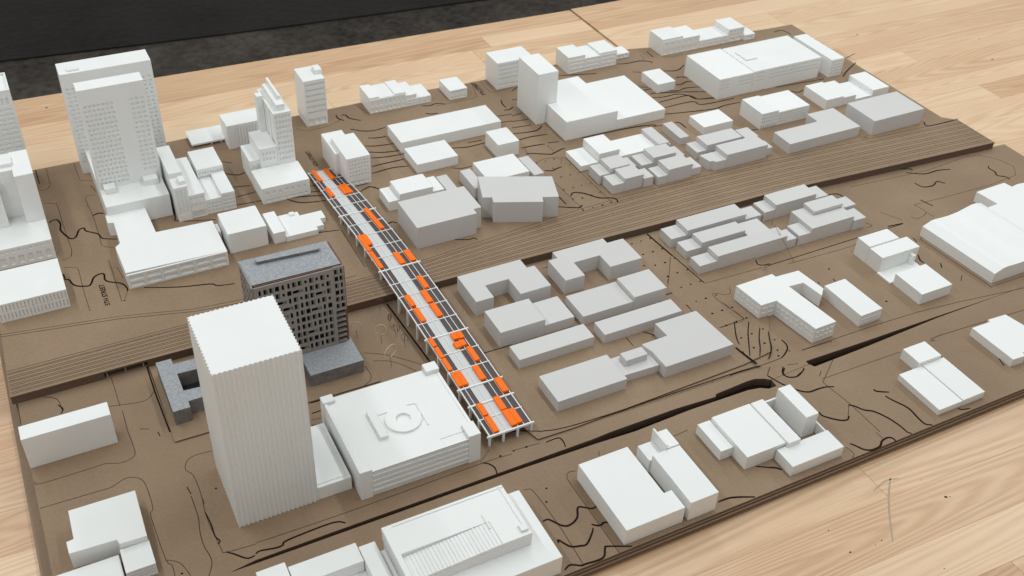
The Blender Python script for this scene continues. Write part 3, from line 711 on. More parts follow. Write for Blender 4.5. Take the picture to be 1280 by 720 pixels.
def row(label, parts, g, group, mat='grey'):
    return B_('row_house_model', label, [(n, ge, None, z) for n, ge, z in parts], mat, g, group)
GN, GS = 'stepped grey row houses on the far bank', 'stepped grey row houses on the near bank'
row('light grey narrow bar model, first right of the white low model with high middle', [('body', (1019.8, 1042.2, 1345, 1404.8), 34), ('end', (1042.4, 1048, 1347, 1372), 27)], N, GN)
row('light grey narrow bar model standing alone left of the plain white box', [('body', (1072.9, 1092.8, 1354.4, 1412.8), 29.4), ('kerb', (1074, 1092, 1413, 1414), 25)], N, GN)
row('grey stepped row house model nearest the dotted plaza, back row', [('low_end', (868.3, 889.5, 1298.5, 1333.7), 32.3), ('high_part', (889.7, 928, 1298.5, 1334.1), 41.2), ('tail', (928.2, 944, 1300, 1332), 33)], N, GN)
row('grey stepped row house model nearest the dotted plaza, front row by the tracks', [('low_end', (873.5, 896.5, 1262.8, 1295.4), 32), ('high_part', (896.7, 934.5, 1262.8, 1297.2), 39.4), ('tail', (934.7, 954, 1260, 1289.5), 32)], N, GN)
row('grey stepped row house model, second in the back row from the dotted plaza', [('low_end', (958.1, 982, 1304.4, 1340), 27.5), ('high_part', (982.2, 1029, 1304.4, 1338.6), 37.5), ('tail', (1029.2, 1048.8, 1304.4, 1337.5), 28.1)], N, GN)
row('grey stepped row house model, second in the front row from the dotted plaza', [('low_end', (960.1, 980.4, 1255.2, 1287.8), 31.1), ('high_part', (980.6, 1031, 1255.2, 1289.5), 41.2), ('tail', (1031.2, 1052.8, 1258, 1293), 29)], N, GN)
B_('small_block_model', 'plain white box model behind the right-hand grey row houses of the far bank', [('body', (1135.8, 1202.7, 1369.1, 1416.7), None, 30)], g=N)
row('grey stepped row house model directly in front of the plain white box', [('low_end', (1073.7, 1094.1, 1301.6, 1336.5), 28), ('high_part', (1094.3, 1172, 1301.6, 1335.8), 38.2)], N, GN)
B_('row_house_model', 'grey stepped row house model, rightmost on the far bank beside the tracks', [
    ('low_end', [(1067.5, 1286), (1104, 1286), (1104, 1255), (1081.8, 1255), (1077.8, 1261), (1072, 1261)], None, 32.5, {}), ('high_part', (1104.2, 1194, 1255, 1291), None, 41.5), ('rear_part', (1172.4, 1200, 1291.2, 1325), None, 39.5), ('tail', (1194.2, 1210.8, 1260, 1286), None, 30)], 'grey', N, GN)

# ------------------------------------------------------------------ building models on the near side
B_('u_shaped_model', 'light grey U-shaped courtyard model nearest the bridge', [('body', [(529.4, 1078.1), (558.3, 1078.1), (558.3, 1108), (597.3, 1108), (597.3, 1068.5), (648.4, 1068.5), (648.4, 1122), (635.5, 1122), (635.5, 1144.7), (529.4, 1144.7)], None, 28.7)], 'grey')
B_('u_shaped_model', 'light grey U-shaped courtyard model, the one farther from the bridge', [('body', [(674, 1069.6), (707.6, 1069.6), (707.6, 1104.3), (753.8, 1104.3), (753.8, 1071.6), (810.9, 1071.6), (810.9, 1128.2), (781.6, 1128.2), (781.6, 1141.2), (690.1, 1141.2), (690.1, 1124.8), (674, 1124.8)], None, 28.3)], 'grey')
B_('block_model', 'light grey two-level block model in front of the U-shape nearest the bridge', [('high_part', (530.3, 602, 999.9, 1052.6), None, 30.4), ('low_part', (602.2, 650.7, 1000, 1052.5), None, 19)], 'grey')
B_('bar_model', 'light grey long low bar model nearest the bridge', [('body', (534.9, 654.4, 949.5, 981), None, 18.8)], 'grey')
B_('block_model', 'light grey block model with a higher right half, in front of the second U-shape', [('low_part', (662.1, 748.9, 994.6, 1047), None, 18.8), ('high_part', (749.1, 806.2, 994.5, 1045), None, 26.5)], 'grey')
B_('bar_model', 'light grey long low bar model behind the large near grey complex', [('body', (670.2, 802.3, 946.5, 977), None, 18.8)], 'grey')
B_('complex_model', 'large light grey linked complex model nearest the near slot in the board', [
    ('left_block', (542.9, 650, 853.8, 908.2), None, 20.4), ('link', [(650.2, 865.5), (709.5, 863.5), (709.5, 903), (650.2, 903)], None, 15.4, {}),
    ('link_box', (664, 699, 880, 897), 15.5, 26), ('right_block', [(709.7, 850), (824, 850), (818, 934.5), (746.5, 934.5), (748, 905), (705, 904), (705, 900), (709.7, 884)], None, 22.6, {})], 'grey')
row('grey stepped row house model beside the tracks, nearest the near-bank dotted street', [('low_end', (888.7, 919, 1104.5, 1136.4), 19.5), ('high_part', (919.2, 1036, 1104.5, 1138.2), 27.9), ('tail', (1036.2, 1070.3, 1105.1, 1134.4), 16.8)], 0, GS)
row('grey stepped row house model, middle one of three along the near-bank dotted street', [('low_end', (894.2, 922.8, 1069, 1096.4), 17.5), ('high_part', (923, 1008, 1069, 1096.8), 26), ('tail', (1008.2, 1052, 1054.4, 1096), 20.5)], 0, GS)
row('grey stepped row house model, front one of three along the near-bank dotted street', [('low_end', (890.2, 922.8, 1026.6, 1052.8), 18.5), ('high_part', (923, 1060, 1026.6, 1054.2), 27.6), ('tail', (1060.2, 1082.8, 1028, 1056), 16)], 0, GS)
row('grey stepped row house model beside the tracks, at the right of its row', [('low_end', (1077.1, 1099.3, 1106.4, 1138), 18.5), ('high_part', (1099.5, 1185.5, 1106.4, 1140), 27.4), ('tail', (1185.7, 1213.3, 1106.4, 1138.5), 18.1)], 0, GS)
row('grey raised row house model wedged behind the rightmost near-bank row house', [('high_part', (1138, 1199, 1057, 1085), 34.5), ('tail', (1199.2, 1231, 1058, 1084), 24)], 0, GS)
B_('row_house_model', 'grey stepped row house model, rightmost of the near-bank group, front row', [('low_end', (1085.7, 1109.8, 1026.3, 1058.3), None, 20), ('high_part', [(1110, 1026.3), (1199, 1026.3), (1199, 1056), (1137.2, 1056), (1137.2, 1081), (1110, 1081)], None, 27.6, {}), ('tail', (1199.2, 1225, 1024, 1054.5), None, 20)], 'grey', 0, GS)
B_('notched_block_model', 'white model with a tall notched block and a low box joined by a thin floor', [
    ('rear_part', (1156.8, 1218.5, 943.5, 971.5), None, 32.5), ('front_part', (1157, 1235.2, 913.6, 943.3), None, 30.2), ('floor_plate', (1154, 1231, 884, 913.4), None, 3.2), ('chimney', (1217, 1222, 905, 913.4), 3.3, 22),
    ('low_box', (1159.5, 1222, 826, 883.5), None, 20)], group=None)
o = B_('l_shaped_model', 'white L-shaped office model with window strips, near the dotted park', [
    ('body', [(904, 954), (973, 955.5), (988, 824.5), (949, 823.5), (938, 899.5), (910, 900)], None, 27.5, {}),
    ('link_wing', [(975.5, 953), (1022, 951), (1028, 899), (1014, 886), (1009, 923), (979, 925)], None, 22, {})])
wl = [[(911.5, 899.6), (936.8, 899.2)], [(950.4, 823.1), (986.8, 824.1)], [(937.7, 898.6), (948.7, 825)], [(904.2, 952.4), (909.7, 901.3)]]
for a, b in wl:
    d = Vector((b[0]-a[0], b[1]-a[1])); L = d.length; d.normalize(); nn = Vector((d.y, -d.x))
    for zz in (9, 18):
        k = max(2, int(L/9))
        for i in range(k):
            c0 = Vector(a)+d*(L*(i+.18)/k); c1 = Vector(a)+d*(L*(i+.82)/k)
            pts = [tuple(c0-nn*.3), tuple(c1-nn*.3), tuple(c1+nn*.55), tuple(c0+nn*.55)]
            prism('window_sill', pts, zz, zz+1.6, 'white', o, 0)
B_('bar_model', 'white rotated bar model with window strips on its end, right of the L-shaped office', [
    ('body', [(1035, 904.5), (1076, 905.5), (1079, 825), (1037, 824)], None, 21, {}), ('sill', [(1038, 823), (1078, 824), (1078, 824.6), (1038, 823.6)], 12, 13.4, dict(bev=0)), ('sill', [(1038, 823), (1078, 824), (1078, 824.6), (1038, 823.6)], 6, 7.4, dict(bev=0))])
# wavy-roofed hall
hp = [(1296, 18.5), (1313, 25.5), (1322, 25.9), (1336, 25), (1352, 24.6), (1372, 26.5), (1392, 31.5), (1401, 33.5), (1411, 33.6), (1424, 30.5)]
V, F = [], []
for y, sh in ((966, 0), (819, 10)):
    V += [(x+sh, y, z) for x, z in hp]+[(hp[-1][0]+sh, y, 0), (hp[0][0]+sh, y, 0)]
n = len(hp)+2
F = [tuple(range(n)), tuple(range(2*n-1, n-1, -1))]+[((i+1) % n, i, n+i, n+(i+1) % n) for i in range(n)]
wh = mesh_obj('hall_model', V, F, 'white'); tag(wh, 'white hall model with a wavy roof near the right edge of the picture', 'building model')
B_('block_model', 'white flat block model at the right edge, behind the wavy-roofed hall', [('body', [(1429.7, 940), (1430, 961), (1465, 963), (1460, 1006), (1529, 1008), (1532, 993), (1548, 995), (1640, 985), (1630, 850), (1436, 850)], None, 20)])
B_('low_block_model', 'white low block model at the right edge in front of the wavy-roofed hall', [('body', [(1177, 740), (1213, 739), (1214, 744), (1248, 742), (1262, 668), (1203, 668), (1202, 661.5), (1178, 663)], None, 14.3)])
B_('block_model', 'white three-part low model alone near the front edge, right of the courtyard model', [('rear_box', (1044.5, 1086, 711, 744), None, 18), ('left_slab', (1008.7, 1051.5, 633.5, 711), None, 10.5), ('right_slab', (1051.8, 1092.3, 633, 710.8), None, 12)])
B_('courtyard_model', 'white courtyard model with a tall bar standing inside its low walls, front row', [
    ('main_hall', (709.8, 771, 665.2, 742.7), None, 23), ('side_strip', (690, 709.6, 692, 744.6), None, 16.5), ('right_strip', (771.2, 790.7, 660.7, 740.7), None, 25.3),
    ('rear_wall', (790.9, 815, 738, 741), None, 19), ('side_wall', (834.5, 837, 664, 741), None, 17.4), ('tall_bar', (811.4, 831.7, 679, 738.7), .1, 37.8), ('front_wing', (756, 839, 631.5, 664), None, 17.6)])
B_('block_model', 'white flat block model, left one of the close pair at the front edge', [('body', [(509, 629.1), (591, 629.1), (591, 658.9), (579.9, 658.9), (579.9, 742), (509, 742)], None, 26.6)])
B_('block_model', 'white block model with an upright fin at its back, right one of the close pair', [
    ('main_part', (597.5, 637.7, 628, 712.8), None, 32.1), ('low_part', (595, 617.4, 713, 741), None, 22), ('rear_part', (620.5, 637.5, 713, 742), None, 34), ('fin', (617.6, 620.3, 713.2, 745), None, 39.5)])
B_('bar_model', 'plain white bar model alone at the left edge below the tracks', [('body', (-92.3, 11.9, 1040.7, 1065), None, 50)])
B_('block_model', 'white stepped block model in the bottom left corner', [
    ('main_part', [(-60.5, 929), (14.4, 928), (12.9, 855), (-16.7, 856), (-18.7, 863.5), (-69.4, 866), (-69.6, 884), (-61.5, 885)], None, 26, {}),
    ('right_step', (-18.5, 13.7, 819.8, 854.8), None, 18, dict(front=[(.04, .96, 6, .2, .9, 3, .9, .45)])), ('front_step', (-90, -21, 780, 854), None, 12)])
B_('complex_model', 'white low complex model at the bottom edge, left of the hall with ribbed ramp roof', [
    ('left_block', (108, 140.5, 690, 751.5), None, 30), ('middle_block', (141.8, 220, 716, 743.5), None, 30), ('right_block', (221, 240.3, 630, 736.2), None, 30), ('low_block', (141.8, 220.8, 640, 715.8), None, 12), ('link', (240.5, 249.5, 640, 728), None, 20)])
o = B_('hall_model', 'large white hall model with a ribbed ramp sunk into its roof, bottom edge', [
    ('base', (250, 422.5, 626.5, 734.2), None, 30), ('upper_body', (249, 399, 656.8, 734.8), 30.1, 43),
    ('roof_plate', [(248.4, 735), (399, 735), (399, 656.8), (362, 656.8), (362, 692), (255, 692), (255, 656.8), (248.4, 656.8)], 43.1, 50, {}),
    ('roof_wall', (357.5, 359.5, 682, 704), 50.1, 51.2), ('roof_box', (388, 397, 662, 672), 50.1, 53), ('roof_kerb', (393, 394.3, 674, 733), 50.1, 50.9), ('roof_kerb', (260, 398, 730.5, 732), 50.1, 50.9)])
for i in range(24):
    xa = 255.3+i*4.43; zt = 44.0+5.6*(i+.5)/24
    prism('rib', (xa, xa+3.3, 657, 691.7), 43.1, zt+.5, 'white', o, .2); prism('rib_gap', (xa+3.32, xa+4.41, 657, 691.7), 43.1, zt-.1, 'white', o, 0)
# ribbed tower: fluted on all four sides
def flute(x0, x1, y0, y1, nx, ny, d):
    P = []
    for i in range(nx):
        s = (x1-x0)/nx; P += [(x0+s*i, y0), (x0+s*(i+.30), y0), (x0+s*(i+.36), y0+d), (x0+s*(i+.94), y0+d)]
    for i in range(ny):
        s = (y1-y0)/ny; P += [(x1, y0+s*i), (x1, y0+s*(i+.30)), (x1-d, y0+s*(i+.36)), (x1-d, y0+s*(i+.94))]
    for i in range(nx):
        s = (x1-x0)/nx; P += [(x1-s*i, y1), (x1-s*(i+.30), y1), (x1-s*(i+.36), y1-d), (x1-s*(i+.94), y1-d)]
    for i in range(ny):
        s = (y1-y0)/ny; P += [(x0, y1-s*i), (x0, y1-s*(i+.30)), (x0+d, y1-s*(i+.36)), (x0+d, y1-s*(i+.94))]
    return P
rtw = prism('tower_model', flute(112, 209, 843.5, 947.5, 18, 18, 1.15), 0, 242.5, 'white', None, 0)
tag(rtw, 'tall white square tower model with vertical ribs, front left', 'building model')
B_('link_model', 'low white link model between the ribbed tower and the ring-roofed hall', [('body', (209.4, 252, 845, 946), None, 20.9), ('roof_strip', (209.6, 247, 850, 940), 21, 22)])
# hall with the ring on its roof
o = B_('hall_model', 'wide white hall model with a round ring on its roof beside the bridge', [
    ('body', (256.2, 413.8, 823.6, 963.3), None, 41), ('left_kerb', (256.2, 260, 838, 951.8), 41.05, 45.5), ('corner_post', (255.6, 271, 822.2, 837.8), None, 47.5), ('corner_post', (398, 414.3, 822.2, 846), None, 47.5), ('corner_post', (396, 414.2, 950, 966), None, 49.5), ('corner_post', (254.9, 270.8, 952, 965), None, 47.5),
    ('right_kerb', (409.5, 413.8, 846.2, 949.8), 41.05, 43.5),
    ('roof_deck', [(271.2, 823), (366.5, 823), (366.5, 838), (397.9, 838), (397.9, 846.2), (409.3, 846.2), (409.3, 949.8), (395.8, 949.8), (395.8, 962), (271, 962), (271, 951.8), (260.2, 951.8), (260.2, 838), (271.2, 838)], 41.05, 43.2, {}), ('terrace_deck', (366.7, 397.8, 823, 838), 41.05, 42.4), ('roof_bar', (299, 309.5, 866, 916), 43.3, 48)])
for k in range(4):
    prism('louvre', (271.2, 397.8, 821.9, 823.4), 7.5+k*8.6, 10.6+k*8.6, 'white', o, .2)
prism('front_rail', (271.2, 397.8, 822.0, 822.9), 42.9, 44.0, 'white', o, 0)
for xx in (366, 381): prism('rail_post', (xx, xx+1.2, 822.0, 822.9), 39.5, 42.8, 'white', o, 0)
def ring(name, cx, cy, ro, ri, z0, z1, mat, parent, n=48):
    V, F = [], []
    for r, z in ((ro, z0), (ro, z1), (ri, z1), (ri, z0)):
        V += [(cx+r*math.cos(2*math.pi*i/n), cy+r*math.sin(2*math.pi*i/n), z) for i in range(n)]
    for k in range(4):
        a, b = k*n, ((k+1) % 4)*n
        for i in range(n):
            j = (i+1) % n; F.append((a+i, a+j, b+j, b+i))
    return mesh_obj(name, V, F, mat, parent)
ring('roof_ring', 337.5, 887, 23, 9.5, 43.25, 46.5, 'white', o)
prism('ring_frame', [(362, 866), (363.5, 866), (363.5, 909), (348, 911), (348, 909.5), (362, 907.5)], 43.25, 44.6, 'white', o, 0)
prism('ring_frame', [(312.5, 907), (327, 907.5), (327, 909), (312.5, 908.5)], 43.25, 44.6, 'white', o, 0)

# ------------------------------------------------------------------ grey perforated tower on cast podiums
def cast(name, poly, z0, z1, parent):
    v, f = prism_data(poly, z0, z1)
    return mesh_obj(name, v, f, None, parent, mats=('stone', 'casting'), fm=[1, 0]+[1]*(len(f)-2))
pt = empty('perforated_tower_model', 275, 1113, 2.2)
tag(pt, 'grey tower model with an irregular perforated facade on a speckled grey podium', 'building model')
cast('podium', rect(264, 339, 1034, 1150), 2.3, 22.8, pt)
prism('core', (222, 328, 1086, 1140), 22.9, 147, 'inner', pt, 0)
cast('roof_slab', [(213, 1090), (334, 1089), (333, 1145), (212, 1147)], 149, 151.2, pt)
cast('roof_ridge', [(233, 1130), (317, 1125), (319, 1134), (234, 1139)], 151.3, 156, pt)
# facade sheet with openings: rows of windows, some merged, some shifted
def perforated(face, pos, a0, a1, z0, z1, nc, nr, parent, d=2.0, seed=1, skip=0):
    rnd = random.Random(seed); W = (a1-a0); Hh = z1-z0; rects = []
    mu, mv = .035*W, .03*Hh; cu = (W-2*mu)/nc; cv = (Hh-2*mv)/nr
    for r in range(nr):
        c = 0
        while c < nc:
            wide = 1
            if rnd.random() < skip: c += 1; continue
            if rnd.random() < .15 and c < nc-2: wide = 2
            u = a0+mu+cu*c; v = z0+mv+cv*r; k = rnd.random()
            wf = .74 if k < .74 else .42; hh = .72 if k < .9 else .45
            if wide == 2: wf = .9; hh = .46
            rects.append((u+cu*wide*(1-wf)/2, u+cu*wide*(1+wf)/2, v+cv*(1-hh)/2, v+cv*(1+hh)/2)); c += wide
    us = sorted({round(t, 3) for q in rects for t in q[:2]} | {a0, a1}); vs = sorted({round(t, 3) for q in rects for t in q[2:]} | {z0, z1})
    iu = {t: i for i, t in enumerate(us)}; iv = {t: i for i, t in enumerate(vs)}; hole = set()
    for q in rects:
        for i in range(iu[round(q[0], 3)], iu[round(q[1], 3)]):
            for j in range(iv[round(q[2], 3)], iv[round(q[3], 3)]): hole.add((i, j))
    V, F = [], []; vi = {}
    def vert(a, dep, z):
        p = (a, pos+dep, z) if face == 'front' else (pos+dep, a, z)
        if p not in vi: vi[p] = len(V); V.append(p)
        return vi[p]
    def quad(*p):
        q = [vert(*x) for x in p]; F.append(tuple(q if face == 'front' else q[::-1]))
    for i in range(len(us)-1):
        for j in range(len(vs)-1):
            a, b, c, e = us[i], us[i+1], vs[j], vs[j+1]
            if (i, j) in hole:
                if (i-1, j) not in hole: quad((a, 0, c), (a, d, c), (a, d, e), (a, 0, e))
                if (i+1, j) not in hole: quad((b, d, c), (b, 0, c), (b, 0, e), (b, d, e))
                if (i, j-1) not in hole: quad((a, 0, c), (b, 0, c), (b, d, c), (a, d, c))
                if (i, j+1) not in hole: quad((a, d, e), (b, d, e), (b, 0, e), (a, 0, e))
            else:
                quad((a, 0, c), (b, 0, c), (b, 0, e), (a, 0, e)); quad((b, d, c), (a, d, c), (a, d, e), (b, d, e))
    quad((a0, 0, z1), (a1, 0, z1), (a1, d, z1), (a0, d, z1)); quad((a0, d, z0), (a0, 0, z0), (a0, 0, z1), (a0, d, z1)); quad((a1, 0, z0), (a1, d, z0), (a1, d, z1), (a1, 0, z1))
    fo = mesh_obj('perforated_facade', V, F, 'card', parent)
    V, F = [], []
    for q in rects:                       # half-width fins set back in the openings
        if q[1]-q[0] < 4 or rnd.random() < .12: continue
        b0 = q[0]+(q[1]-q[0])*.62; b1 = q[1]+.1
        for (p0, p1, dd) in ((b0, b1, 1.1),):
            k = len(V)
            V += [((p0, pos+dd, q[2]) if face == 'front' else (pos+dd, p0, q[2])), ((p1, pos+dd, q[2]) if face == 'front' else (pos+dd, p1, q[2])), ((p1, pos+dd, q[3]) if face == 'front' else (pos+dd, p1, q[3])), ((p0, pos+dd, q[3]) if face == 'front' else (pos+dd, p0, q[3]))]
            F.append((k, k+1, k+2, k+3))
    o = mesh_obj('window_fin', V, F, 'casting', fo); o['kind'] = 'stuff'
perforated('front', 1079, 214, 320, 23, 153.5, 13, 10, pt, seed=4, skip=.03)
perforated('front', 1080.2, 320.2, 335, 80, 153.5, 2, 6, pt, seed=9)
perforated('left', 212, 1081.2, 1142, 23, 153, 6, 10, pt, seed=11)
prism('side_wall', (333.2, 336.5, 1082.4, 1143), 23, 150, 'redcard', pt, 0)
prism('rear_wall', (214.2, 333, 1140.2, 1143), 23, 150, 'card', pt, 0)
for k in range(6): prism('balcony', (320.3, 333, 1079.5, 1086), 25+k*9.2, 27+k*9.2, 'card', pt, 0)
prism('parapet_sheet', (216, 330, 1083.5, 1085), 147, 153, 'redcard', pt, 0)
pb = empty('podium_model', 140, 1090, 2.2); tag(pb, 'low speckled grey courtyard podium model behind the ribbed tower', 'building model')
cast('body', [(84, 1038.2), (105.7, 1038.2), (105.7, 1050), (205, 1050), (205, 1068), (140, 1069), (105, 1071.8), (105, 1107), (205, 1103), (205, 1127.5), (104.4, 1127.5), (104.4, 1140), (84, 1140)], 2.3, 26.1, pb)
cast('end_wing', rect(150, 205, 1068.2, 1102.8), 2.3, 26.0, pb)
prism('court_floor', (105.2, 149.8, 1069.5, 1106), 2.3, 3.2, 'inner', pb, 0)

# ------------------------------------------------------------------ bridge
def lerp(y, T):
    for (a, b), (c, d) in zip(T, T[1:]):
        if y <= c: return b+(d-b)*(max(y, a)-a)/(c-a)
    return T[-1][1]
def bz(y): return lerp(y, ((800, 16), (840, 16), (950, 21), (1100, 27), (1300, 30), (1420, 26), (1530, 17)))
def bx(fr, y):
    l = lerp(y, ((835, 435), (1000, 433.5), (1200, 430), (1300, 427.5), (1420, 423.3), (1530, 423.3))); r = lerp(y, ((835, 495), (1000, 493), (1200, 490.5), (1300, 485.5), (1420, 478), (1530, 470.5)))
    return l+(r-l)*fr
def bstrip(name, f0, f1, y0, y1, zt, th, mat, parent, n=None, ext=0):
    n = n or max(1, int((y1-y0)/30)); V, F = [], []
    for i in range(n+1):
        y = y0+(y1-y0)*i/n; z = bz(y)+zt
        V += [(bx(f0, y)-ext, y, z-th), (bx(f1, y)+ext, y, z-th), (bx(f1, y)+ext, y, z), (bx(f0, y)-ext, y, z)]
    for i in range(n):
        a, b = 4*i, 4*i+4
        for k in range(4): F.append((a+k, a+(k+1) % 4, b+(k+1) % 4, b+k))
    F += [(3, 2, 1, 0), (4*n, 4*n+1, 4*n+2, 4*n+3)]
    return mesh_obj(name, V, F, mat, parent)
beams = [838.5, 869, 895, 928, 963, 997, 1034.5, 1068, 1101.5, 1134, 1166, 1202, 1234.5, 1264, 1298, 1332, 1365, 1395, 1422, 1456, 1490, 1524]
bold = {838.5, 895, 928, 1034.5, 1202, 1365}
br = empty('bridge_model', 461, 1180, 0); tag(br, 'white bridge model with dark bays, pale walkway and cross beams spanning the tracks', 'bridge model')
lanes = dict(L1=(.02, .113), L2=(.131, .245), R1=(.560, .690), R2=(.708, .826), R3=(.844, .985))
for y0, y1 in zip(beams, beams[1:]):
    for a, b in lanes.values(): bstrip('bay_panel', a, b, y0+.9, y1-.9, -.6, 1.0, 'bay', br, 1)
    for a, b in ((.260, .399), (.412, .545)): bstrip('walkway_panel', a, b, y0+.9, y1-.9, -.3, 1.0, 'walk', br, 1)
for a, b, h in ((-.005, .018, .9), (.115, .129, .4), (.247, .257, .3), (.400, .411, .5), (.548, .557, .3), (.692, .706, .4), (.828, .842, .4), (.987, 1.008, .9)):
    bstrip('rail', a, b, beams[0]-1, beams[-1]+3, h, 2.2 if h > .8 else 1.5, 'bwhite', br, 26)
for y in beams:
    b = y in bold; bstrip('cross_beam', -.02, 1.02, y-(1.1 if b else .6), y+(1.1 if b else .6), 1.3 if b else .7, 3 if b else 1.8, 'bwhite', br, 1, 2.5 if b else .5)
for y in beams[:-4]:
    if y in bold or y in (869, 963, 1068, 1101.5, 1134, 1264, 1298, 1332, 997):
        g0 = N if y > 1162 else 0
        for fr in ((0, .33, .67, 1) if y in (838.5,) else (0, 1)):
            x = bx(fr, y); prism('pier', (x-1.4, x+1.4, y-1.4, y+1.4), g0, bz(y)-.9, 'bwhite', br, 0)
mods = [('L2', 1486, 1528), ('L2', 1426, 1458), ('R1', 1484, 1524), ('R1', 1425, 1457), ('R2', 1425, 1458), ('R2', 1302, 1369), ('L1', 1254, 1299), ('L2', 1269, 1298), ('L1', 1207, 1252.5), ('R1', 1205, 1236), ('R3', 1206, 1235),
        ('R2', 1137, 1168), ('R1', 1104.5, 1134), ('L2', 1106, 1133), ('L2', 1070, 1101), ('R1', 1071, 1101), ('R1', 1018, 1031), ('R2', 1017, 1031), ('R1', 1001, 1013.5), ('R2', 1002, 1014), ('R2', 968, 998), ('L1', 1016, 1035), ('L1', 991, 1014), ('L1', 965, 990),
        ('L1', 932, 959), ('L2', 932, 960), ('R1', 932, 960), ('R3', 900, 928), ('L2', 872, 895), ('L2', 841, 870), ('R1', 872, 897), ('R1', 842, 871), ('R2', 843, 870)]
lane_name = dict(L1='outer left lane', L2='inner left lane', R1='inner right lane', R2='middle right lane', R3='outer right lane')
ordn = ['first', 'second', 'third', 'fourth', 'fifth', 'sixth', 'seventh', 'eighth', 'ninth', 'tenth']
for ln in lanes:
    L = sorted([m for m in mods if m[0] == ln], key=lambda m: m[1])
    for i, (_, y0, y1) in enumerate(L):
        a, b = lanes[ln]; sh = -.06 if (ln in ('R1', 'R2') and 1000 < y0 < 1003) else 0
        y0 += .25; y1 -= .25; ps = []
        for y in (y0, y1): ps += [(bx(a-.008+sh, y), y, bz(y)-.55), (bx(b+.008+sh, y), y, bz(y)-.55), (bx(b+.008+sh, y), y, bz(y)+3.3), (bx(a-.008+sh, y), y, bz(y)+3.3)]
        cx = sum(p[0] for p in ps)/8; cy = (y0+y1)/2; cz = bz(cy)
        me = bpy.data.meshes.new('orange_block')
        me.from_pydata([((p[0]-cx)/1000, (p[1]-cy)/1000, (p[2]-cz)/1000) for p in ps], [], [(0, 1, 2, 3), (7, 6, 5, 4), (3, 2, 6, 7), (0, 3, 7, 4), (2, 1, 5, 6), (1, 0, 4, 5)])
        bm = bmesh.new(); bm.from_mesh(me); bmesh.ops.recalc_face_normals(bm, faces=bm.faces); bmesh.ops.bevel(bm, geom=bm.edges[:], offset=.0003, segments=1, affect='EDGES', clamp_overlap=True); bm.to_mesh(me); bm.free()
        me.materials.append(M['orange'])
        o = bpy.data.objects.new('orange_block', me); col.objects.link(o); o.location = (cx/1000, cy/1000, cz/1000)
        tag(o, f'orange block on the bridge, {lane_name[ln]}, {ordn[i]} from its near end', 'block', 'orange blocks set on the bridge')

# ------------------------------------------------------------------ wire trees, specks and scuffs
def tube_mesh(V, F, P, r, k=5):
    base = len(V); n = len(P)
    for i, p in enumerate(P):
        a = Vector(P[max(i-1, 0)]); b = Vector(P[min(i+1, n-1)]); t = (b-a).normalized()
        s = t.cross(Vector((0.3, .2, 1))).normalized(); q = t.cross(s)
        for j in range(k):
            c = 2*math.pi*j/k; w_ = Vector(p)+(s*math.cos(c)+q*math.sin(c))*r; V.append(tuple(w_))
    for i in range(n-1):
        for j in range(k):
            F.append((base+i*k+j, base+i*k+(j+1) % k, base+(i+1)*k+(j+1) % k, base+(i+1)*k+j))
wt = [(354.9, 1106, 30, 9, 'bent wire tree nearest the perforated tower'), (381.9, 1079.6, 36, 11, 'wire tree with a round loop in the middle of the small plaza'), (405.1, 1144.9, 26, 9, 'wire tree nearest the track wall in the small plaza'),
      (406.6, 1109.3, 24, 4, 'thin twisted wire tree near the kerb, closest to the tracks'), (406.2, 1085.2, 22, 8, 'small wire tree at mid kerb of the small plaza'), (408.8, 1057.9, 26, 7, 'bushy wire tree at the kerb beside the bridge'), (375.8, 1028.2, 40, 17, 'largest wire tree loop, next to the ring-roofed hall')]
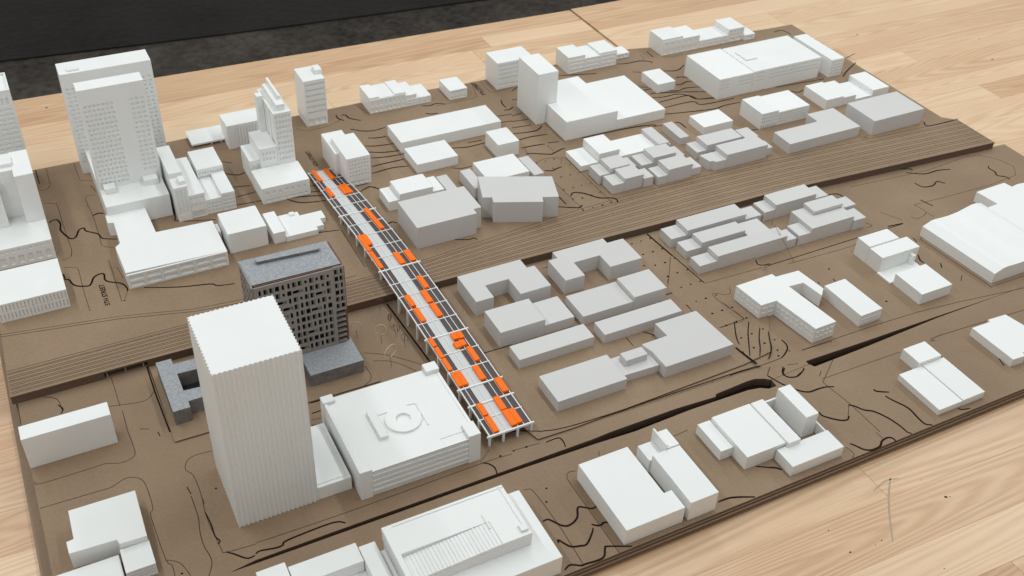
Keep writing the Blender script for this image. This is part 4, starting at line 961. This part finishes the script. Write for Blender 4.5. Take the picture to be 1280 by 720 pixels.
for i, (x, y, h, r, lab) in enumerate(wt):
    rnd = random.Random(30+i); root = empty('wire_tree', x, y, 0); tag(root, lab, 'tree model', 'bent wire trees on the small plaza')
    V, F = [], []
    tube_mesh(V, F, [(x, y, -.2), (x+.6, y, h*.2), (x-.4, y+.5, h*.38), (x, y, h*.5)], .34)
    mesh_obj('trunk', V, F, 'wire', root)
    V, F = [], []
    a0 = rnd.uniform(0, 6.28)
    for m_ in range(1 if r > 8 else 3):
        ax = rnd.uniform(-.5, .5) if r > 8 else rnd.uniform(0, 3.1)
        P = []
        for k in range(17):
            c = -math.pi/2+2*math.pi*k/16*(.86+.1*rnd.random()/4)
            P.append((x+math.cos(c)*r*math.cos(ax)*.75, y+math.cos(c)*r*math.sin(ax)*.75, h*.5+(h*.25)*(1+math.sin(c))))
        tube_mesh(V, F, P, .36)
    mesh_obj('crown', V, F, 'wirel' if i in (0, 1, 6) else 'wire', root)
for P, lab in (([(1052.0, 991.4, 0), (1049.5, 1024.1, 24), (1050.3, 1051.6, 36)], 'thin dark wire leaning over the front near-bank row house'), ([(1085, 1092, 0), (1085.5, 1093, 4), (1086, 1094, 7)], 'short dark wire stub between the near-bank row houses')):
    V, F = [], []; tube_mesh(V, F, P, .42)
    o = mesh_obj('bent_wire', V, F, 'wire'); tag(o, lab, 'wire')
V, F = [], []
for i, (x, y, s) in enumerate(((929, 531, 2.6), (934, 529, 1.2), (921, 566, 1.0), (759, 516, 1.8), (806, 513, 1.3), (794, 511, 1.0), (757, 553, 1.2), (1770, 1652, 3.0), (2024, 1525, 1.8), (1969, 1435, 3.2), (2093, 1565, 1.4), (58, 2003, 3.0), (845, 449, 1.2))):
    b = len(V); n = 7
    for k in range(n): V.append((x+math.cos(k*6.28/n)*s*random.uniform(.6, 1.2), y+math.sin(k*6.28/n)*s*.7*random.uniform(.6, 1.2), ZT-.05))
    V.append((x, y, ZT+s*.5)); F += [(b+k, b+(k+1) % n, b+n) for k in range(n)]
o = mesh_obj('crumbs', V, F, 'ink'); tag(o, 'tiny dark crumbs scattered on the wooden table top', 'crumbs', kind='stuff')
ribbon('scuff_mark', spline([(887.2, 586.1), (863.5, 563.3), (841.6, 538.0), (817.2, 506.0)], 4), 2.6, ZT, .05, 'pencil', tab_a, taper=True)
ribbon('scuff_mark', spline([(851.3, 577.7), (866.3, 582.4), (881.5, 584.3), (896.7, 580.1)], 4), 2.4, ZT, .05, 'pencil', tab_a, taper=True)
